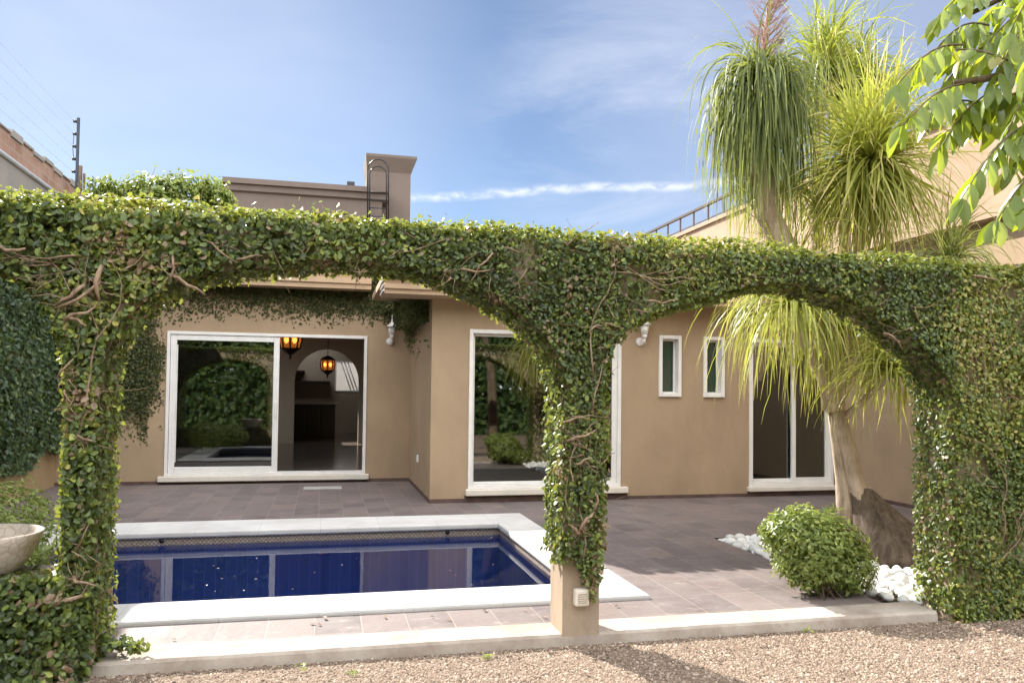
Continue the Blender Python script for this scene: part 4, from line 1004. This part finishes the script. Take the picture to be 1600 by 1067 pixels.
rach = [((1480, 70, 3.1), (1365, 140, 3.05)), ((1500, 130, 3.1), (1372, 205, 3.0)), ((1520, -10, 3.2), (1430, 35, 3.2)), ((1580, 110, 3.0), (1410, 95, 3.2)),
        ((1590, 190, 2.85), (1465, 318, 2.75)), ((1640, 240, 2.8), (1520, 352, 2.7)), ((1590, 40, 3.1), (1515, 140, 3.0)), ((1600, 130, 2.9), (1530, 235, 2.85)),
        ((1540, 140, 3.15), (1435, 235, 3.15)), ((1610, 0, 3.2), (1480, 110, 3.25)), ((1525, 170, 3.25), (1395, 190, 3.2)), ((1660, 90, 2.8), (1560, 220, 2.75)),
        ((1570, 150, 3.2), (1480, 205, 3.2)), ((1620, -30, 3.0), (1540, 60, 2.9)), ((1550, 60, 3.3), (1430, 150, 3.35)), ((1670, 250, 2.7), (1575, 330, 2.65)), ((1630, 30, 2.7), (1570, 110, 2.65)), ((1580, 90, 3.35), (1460, 60, 3.4)), ((1520, 100, 3.4), (1400, 120, 3.45)),
        ((1560, 200, 3.3), (1440, 215, 3.3)), ((1620, 170, 3.1), (1500, 170, 3.2)), ((1650, 60, 3.2), (1540, 20, 3.3)), ((1640, 190, 3.0), (1545, 270, 2.95)), ((1520, 40, 3.3), (1425, 85, 3.3)), ((1600, -20, 3.4), (1500, 40, 3.4)), ((1660, 160, 2.9), (1600, 290, 2.85))]
Pv, Fv, Rv = [], [], []
def leaflet(p, d, n, L, W, r):
    d = d.normalized(); s = d.cross(n)
    if s.length < .1: s = d.cross(Vector((0, 1, 0)))
    s.normalize(); n = s.cross(d)
    cu = random.uniform(.05, .25)*L; fo = random.uniform(.05, .22)*W; k = len(Pv)
    prof = [(0, .04), (.15, .62), (.4, 1), (.65, .96), (.85, .62), (1, .06)]
    for t, w in prof:
        c = p+d*(t*L)-n*(cu*t*t)
        Pv.extend([c+s*(w*W*.5)+n*(fo*w), c, c-s*(w*W*.5)+n*(fo*w)])
    for i in range(5):
        Fv.extend([(k+i*3, k+i*3+1, k+i*3+4, k+i*3+3), (k+i*3+1, k+i*3+2, k+i*3+5, k+i*3+4)]); Rv.extend([r, r])
mr = MB()
for a, b in rach:
    a, b = at(a[0]+25, a[1], a[2]), at(b[0]+38, b[1]-8, b[2]); sag = Vector((0, 0, .05)); pts = []
    for k in range(7):
        t = k/6; pts.append(a.lerp(b, t)+sag*math.sin(math.pi*t)*1.2)
    mr.tube(pts, [.006, .0055, .005, .0045, .004, .003, .002], 5)
    ax = (b-a).normalized(); npair = 8
    for k in range(npair):
        t = .16+.84*k/(npair-1); i = min(int(t*6), 5); p = pts[i].lerp(pts[i+1], t*6-i)
        for sgn in (-1, 1):
            side = ax.cross(Vector((0, 0, 1))).normalized()*sgn
            d = ax*random.uniform(.35, .7)+side*random.uniform(.35, .8)+Vector((0, 0, -random.uniform(.5, 1.15)))
            nn = Vector((random.gauss(0, .4), random.gauss(-.2, .4), 1))
            r = random.betavariate(2, 2.2)*.92 if random.random() > .04 else 1.0
            leaflet(p, d, nn, random.uniform(.13, .20)*(1-.25*abs(t-.5)), random.uniform(.042, .060), r)
    leaflet(pts[-1], ax+Vector((0, 0, -.5)), Vector((0, -.3, 1)), .13, .046, random.random()*.8)
mr.build('leaf_stalks', 'twig', tree)
np_mesh('foliage', np.array([tuple(p) for p in Pv]), np.array(Fv), 'tree', tree, np.array(Rv), True)

# ------------------------------------------------------------------ white pebbles, each its own object
import bmesh
protos = []
for k in range(5):
    bm = bmesh.new(); bmesh.ops.create_icosphere(bm, subdivisions=3, radius=1)
    pts = np.array([v.co[:] for v in bm.verts]); nz = vnoise(pts, 1.1, 110+k)-.5
    for v, q_ in zip(bm.verts, nz): v.co = v.co*(1+.35*q_)
    me = bpy.data.meshes.new('pebble'); bm.to_mesh(me); bm.free(); me.polygons.foreach_set('use_smooth', [True]*len(me.polygons)); me.materials.append(M['pebble']); protos.append(me)
placed = []
def try_peb(x, y, r):
    for (a, b, c) in placed:
        if (a-x)**2+(b-y)**2 < (.80*(c+r))**2: return False
    if (x-4.98)**2+(y-6.15)**2 < .5**2: return False
    placed.append((x, y, r)); return True
tries = 0
while len(placed) < 285 and tries < 60000:
    tries += 1
    r = random.uniform(.038, .068)
    x = random.uniform(BX0+.05, 4.95); y = random.uniform(BY0+.07, BY1-.05)
    if y < 5.05 and x < 4.0 : continue
    try_peb(x, y, r)
for (x, y, r) in placed:
    o = bpy.data.objects.new('pebble', random.choice(protos)); COL.objects.link(o)
    o.location = (x, y, -.05+r*.62+random.uniform(0, .02)); o.scale = (r*random.uniform(.85, 1.15), r*random.uniform(.8, 1.1), r*random.uniform(.58, .8))
    o.rotation_euler = (random.gauss(0, .25), random.gauss(0, .25), random.uniform(0, 6.28))
    tag(o, 'smooth white pebble in the planting bed around the palm base', 'pebble', 'white pebbles around the palm')

# stone bowl planter on the low wall
bowl = empty('stone_bowl', (-1.70, 4.68, .46), 'shallow crazed stone bowl standing on the low ivy covered wall at the left edge', 'bowl')
t = NT('crazed_stone'); vo = t.n('ShaderNodeTexVoronoi', feature='DISTANCE_TO_EDGE'); vo.inputs['Scale'].default_value = 22; t.l(t.pos(), vo.inputs['Vector'])
cr = t.ramp(vo.outputs['Distance'], [(0, (.38, .31, .25)), (.05, (.46, .39, .32)), (.12, (.56, .49, .42))])
M['crazed'] = t.done(t.bsdf(t.mix(.3, cr, t.ramp(t.noise(8, 5), [(.3, (.34, .27, .2)), (.7, (.58, .5, .42))])), .85, .2, vo.outputs['Distance'], .4, .01))
m = MB(); m.lathe([(.13, .0), (.17, .02), (.215, .08), (.25, .16), (.27, .205), (.262, .215), (.243, .205), (.22, .15), (.12, .10), (.02, .095)], (-1.70, 4.68, .46), 36); m.build('bowl_body', 'crazed', bowl)
m = MB(); m.box(-2.0, -1.40, 4.48, 4.86, .441, .459); 
m.build('base_slab', 'kerb', bowl, .006)

# ------------------------------------------------------------------ garden behind the camera (seen only as reflections in the glass)
hd = empty('garden_hedge', (1, -6.5, GZ), 'dark leafy garden hedge mirrored in the glass doors', 'hedge')
n = 60000; P = np.stack([rng.uniform(-9, 12, n), rng.uniform(-7.2, -6, n), rng.uniform(GZ, 1, n)], 1)
hh = 6.2+2.6*vnoise(P*np.array([[1, 0, 0]]), .55, 120); P[:, 2] = GZ+(P[:, 2]-GZ)*hh
leaves('foliage', P, np.tile([0, 1, .3], (n, 1)), rng.uniform(.16, .28, n), 'hedge', hd)

# ------------------------------------------------------------------ world and sun
EL, AZ = R(35.6), R(26)         # sun stands behind the house, to the left
SC.world = bpy.data.worlds.new('World'); SC.world.use_nodes = True
wt = SC.world.node_tree; wt.nodes.clear()
def wn(typ, **kw):
    nd = wt.nodes.new(typ)
    for k, v in kw.items(): setattr(nd, k, v)
    return nd
def wl_(a, b): wt.links.new(a, b)
def wmath(op, a, b=0., clamp=False):
    m_ = wn('ShaderNodeMath', operation=op, use_clamp=clamp)
    for s_, v in zip(m_.inputs, (a, b)):
        if hasattr(v, 'is_output'): wl_(v, s_)
        else: s_.default_value = v
    return m_.outputs[0]
def wdot(vec, d):
    m_ = wn('ShaderNodeVectorMath', operation='DOT_PRODUCT'); wl_(vec, m_.inputs[0]); m_.inputs[1].default_value = d; return m_.outputs['Value']
def wstep(v, a, b):
    m_ = wn('ShaderNodeMapRange', interpolation_type='SMOOTHSTEP'); wl_(v, m_.inputs[0]); m_.inputs[1].default_value = a; m_.inputs[2].default_value = b; return m_.outputs[0]
sun_dir = Vector((-math.sin(AZ)*math.cos(EL), math.cos(AZ)*math.cos(EL), math.sin(EL)))
sky = wn('ShaderNodeTexSky', sky_type='NISHITA', sun_disc=False); sky.sun_elevation = EL; sky.sun_rotation = -AZ
sky.air_density = 1.0; sky.dust_density = .8; sky.ozone_density = 1.6; sky.altitude = 2200
tc = wn('ShaderNodeTexCoord'); dirv = tc.outputs['Generated']
def wnoise(scale, detail, stretch, rot=(0, 0, 0)):
    mp = wn('ShaderNodeMapping'); mp.inputs['Scale'].default_value = stretch; mp.inputs['Rotation'].default_value = rot; wl_(dirv, mp.inputs['Vector'])
    nd = wn('ShaderNodeTexNoise'); nd.inputs['Scale'].default_value = scale; nd.inputs['Detail'].default_value = detail; nd.inputs['Roughness'].default_value = .62; nd.inputs['Distortion'].default_value = .4
    wl_(mp.outputs[0], nd.inputs['Vector']); return nd.outputs['Fac']
# contrail: a great-circle band between two directions
a = ray(640, 309).normalized(); b = ray(1095, 287).normalized(); nrm = a.cross(b).normalized()
wob = wnoise(9, 4, (1, 1, 1)); off = wmath('ADD', wdot(dirv, nrm), wmath('MULTIPLY', wmath('SUBTRACT', wob, .5), .018))
fine = wnoise(40, 5, (1, 1, 2.2))
band = wmath('SUBTRACT', 1., wstep(wmath('ABSOLUTE', off), .0003, .0085))
band = wmath('MULTIPLY', band, wmath('ADD', .12, wmath('MULTIPLY', wstep(fine, .32, .68), 1.0)))
mid = a.lerp(b, .75).normalized(); band = wmath('MULTIPLY', band, wstep(wdot(dirv, mid), .86, .985))
# cirrus veil on the right
c1 = ray(1030, 225).normalized(); cm = wstep(wdot(dirv, c1), .965, .999)
cir = wstep(wnoise(3.2, 7, (1, 1, 3.2), (0, .35, 0)), .40, .78)
cirrus = wmath('MULTIPLY', cm, cir)
c2 = ray(180, 120).normalized(); veil = wmath('MULTIPLY', wstep(wdot(dirv, c2), .88, 1.0), wmath('ADD', .45, wmath('MULTIPLY', wstep(wnoise(2.2, 4, (1, 1, 2)), .35, .75), .3)))
c3 = ray(1400, 60).normalized(); veil2 = wmath('MULTIPLY', wstep(wdot(dirv, c3), .90, 1.0), .5)
# broken bright cloud added behind the camera, unseen, as fill for shaded walls
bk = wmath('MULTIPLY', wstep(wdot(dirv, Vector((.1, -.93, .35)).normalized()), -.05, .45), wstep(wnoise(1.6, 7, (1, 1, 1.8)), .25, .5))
def wmixc(base, fac, col):
    m_ = wn('ShaderNodeMix', data_type='RGBA'); wl_(fac, m_.inputs[0]); wl_(base, m_.inputs[6]); m_.inputs[7].default_value = (*col, 1); return m_.outputs[2]
colr = sky.outputs['Color']
colr = wmixc(colr, wmath('MULTIPLY', cirrus, .5, True), (7.2, 7.6, 8.6))
colr = wmixc(colr, wmath('MULTIPLY', veil, .45, True), (8, 8.6, 9.8))
colr = wmixc(colr, wmath('MULTIPLY', veil2, .8, True), (6.2, 6.8, 8.6))
colr = wmixc(colr, wmath('MULTIPLY', band, .6, True), (9, 9.2, 9.8))
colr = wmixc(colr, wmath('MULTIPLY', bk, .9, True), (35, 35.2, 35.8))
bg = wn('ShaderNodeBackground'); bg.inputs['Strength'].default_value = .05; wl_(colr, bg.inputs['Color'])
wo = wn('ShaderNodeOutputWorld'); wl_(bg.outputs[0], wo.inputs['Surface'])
sl_ = bpy.data.lights.new('sun', 'SUN'); sl_.energy = 5.0; sl_.angle = R(.5); sl_.color = (1, .95, .87)
so = bpy.data.objects.new('sun', sl_); COL.objects.link(so); so.rotation_mode = 'QUATERNION'; so.rotation_quaternion = (-sun_dir).to_track_quat('-Z', 'Y'); so.location = (-20, 40, 30)
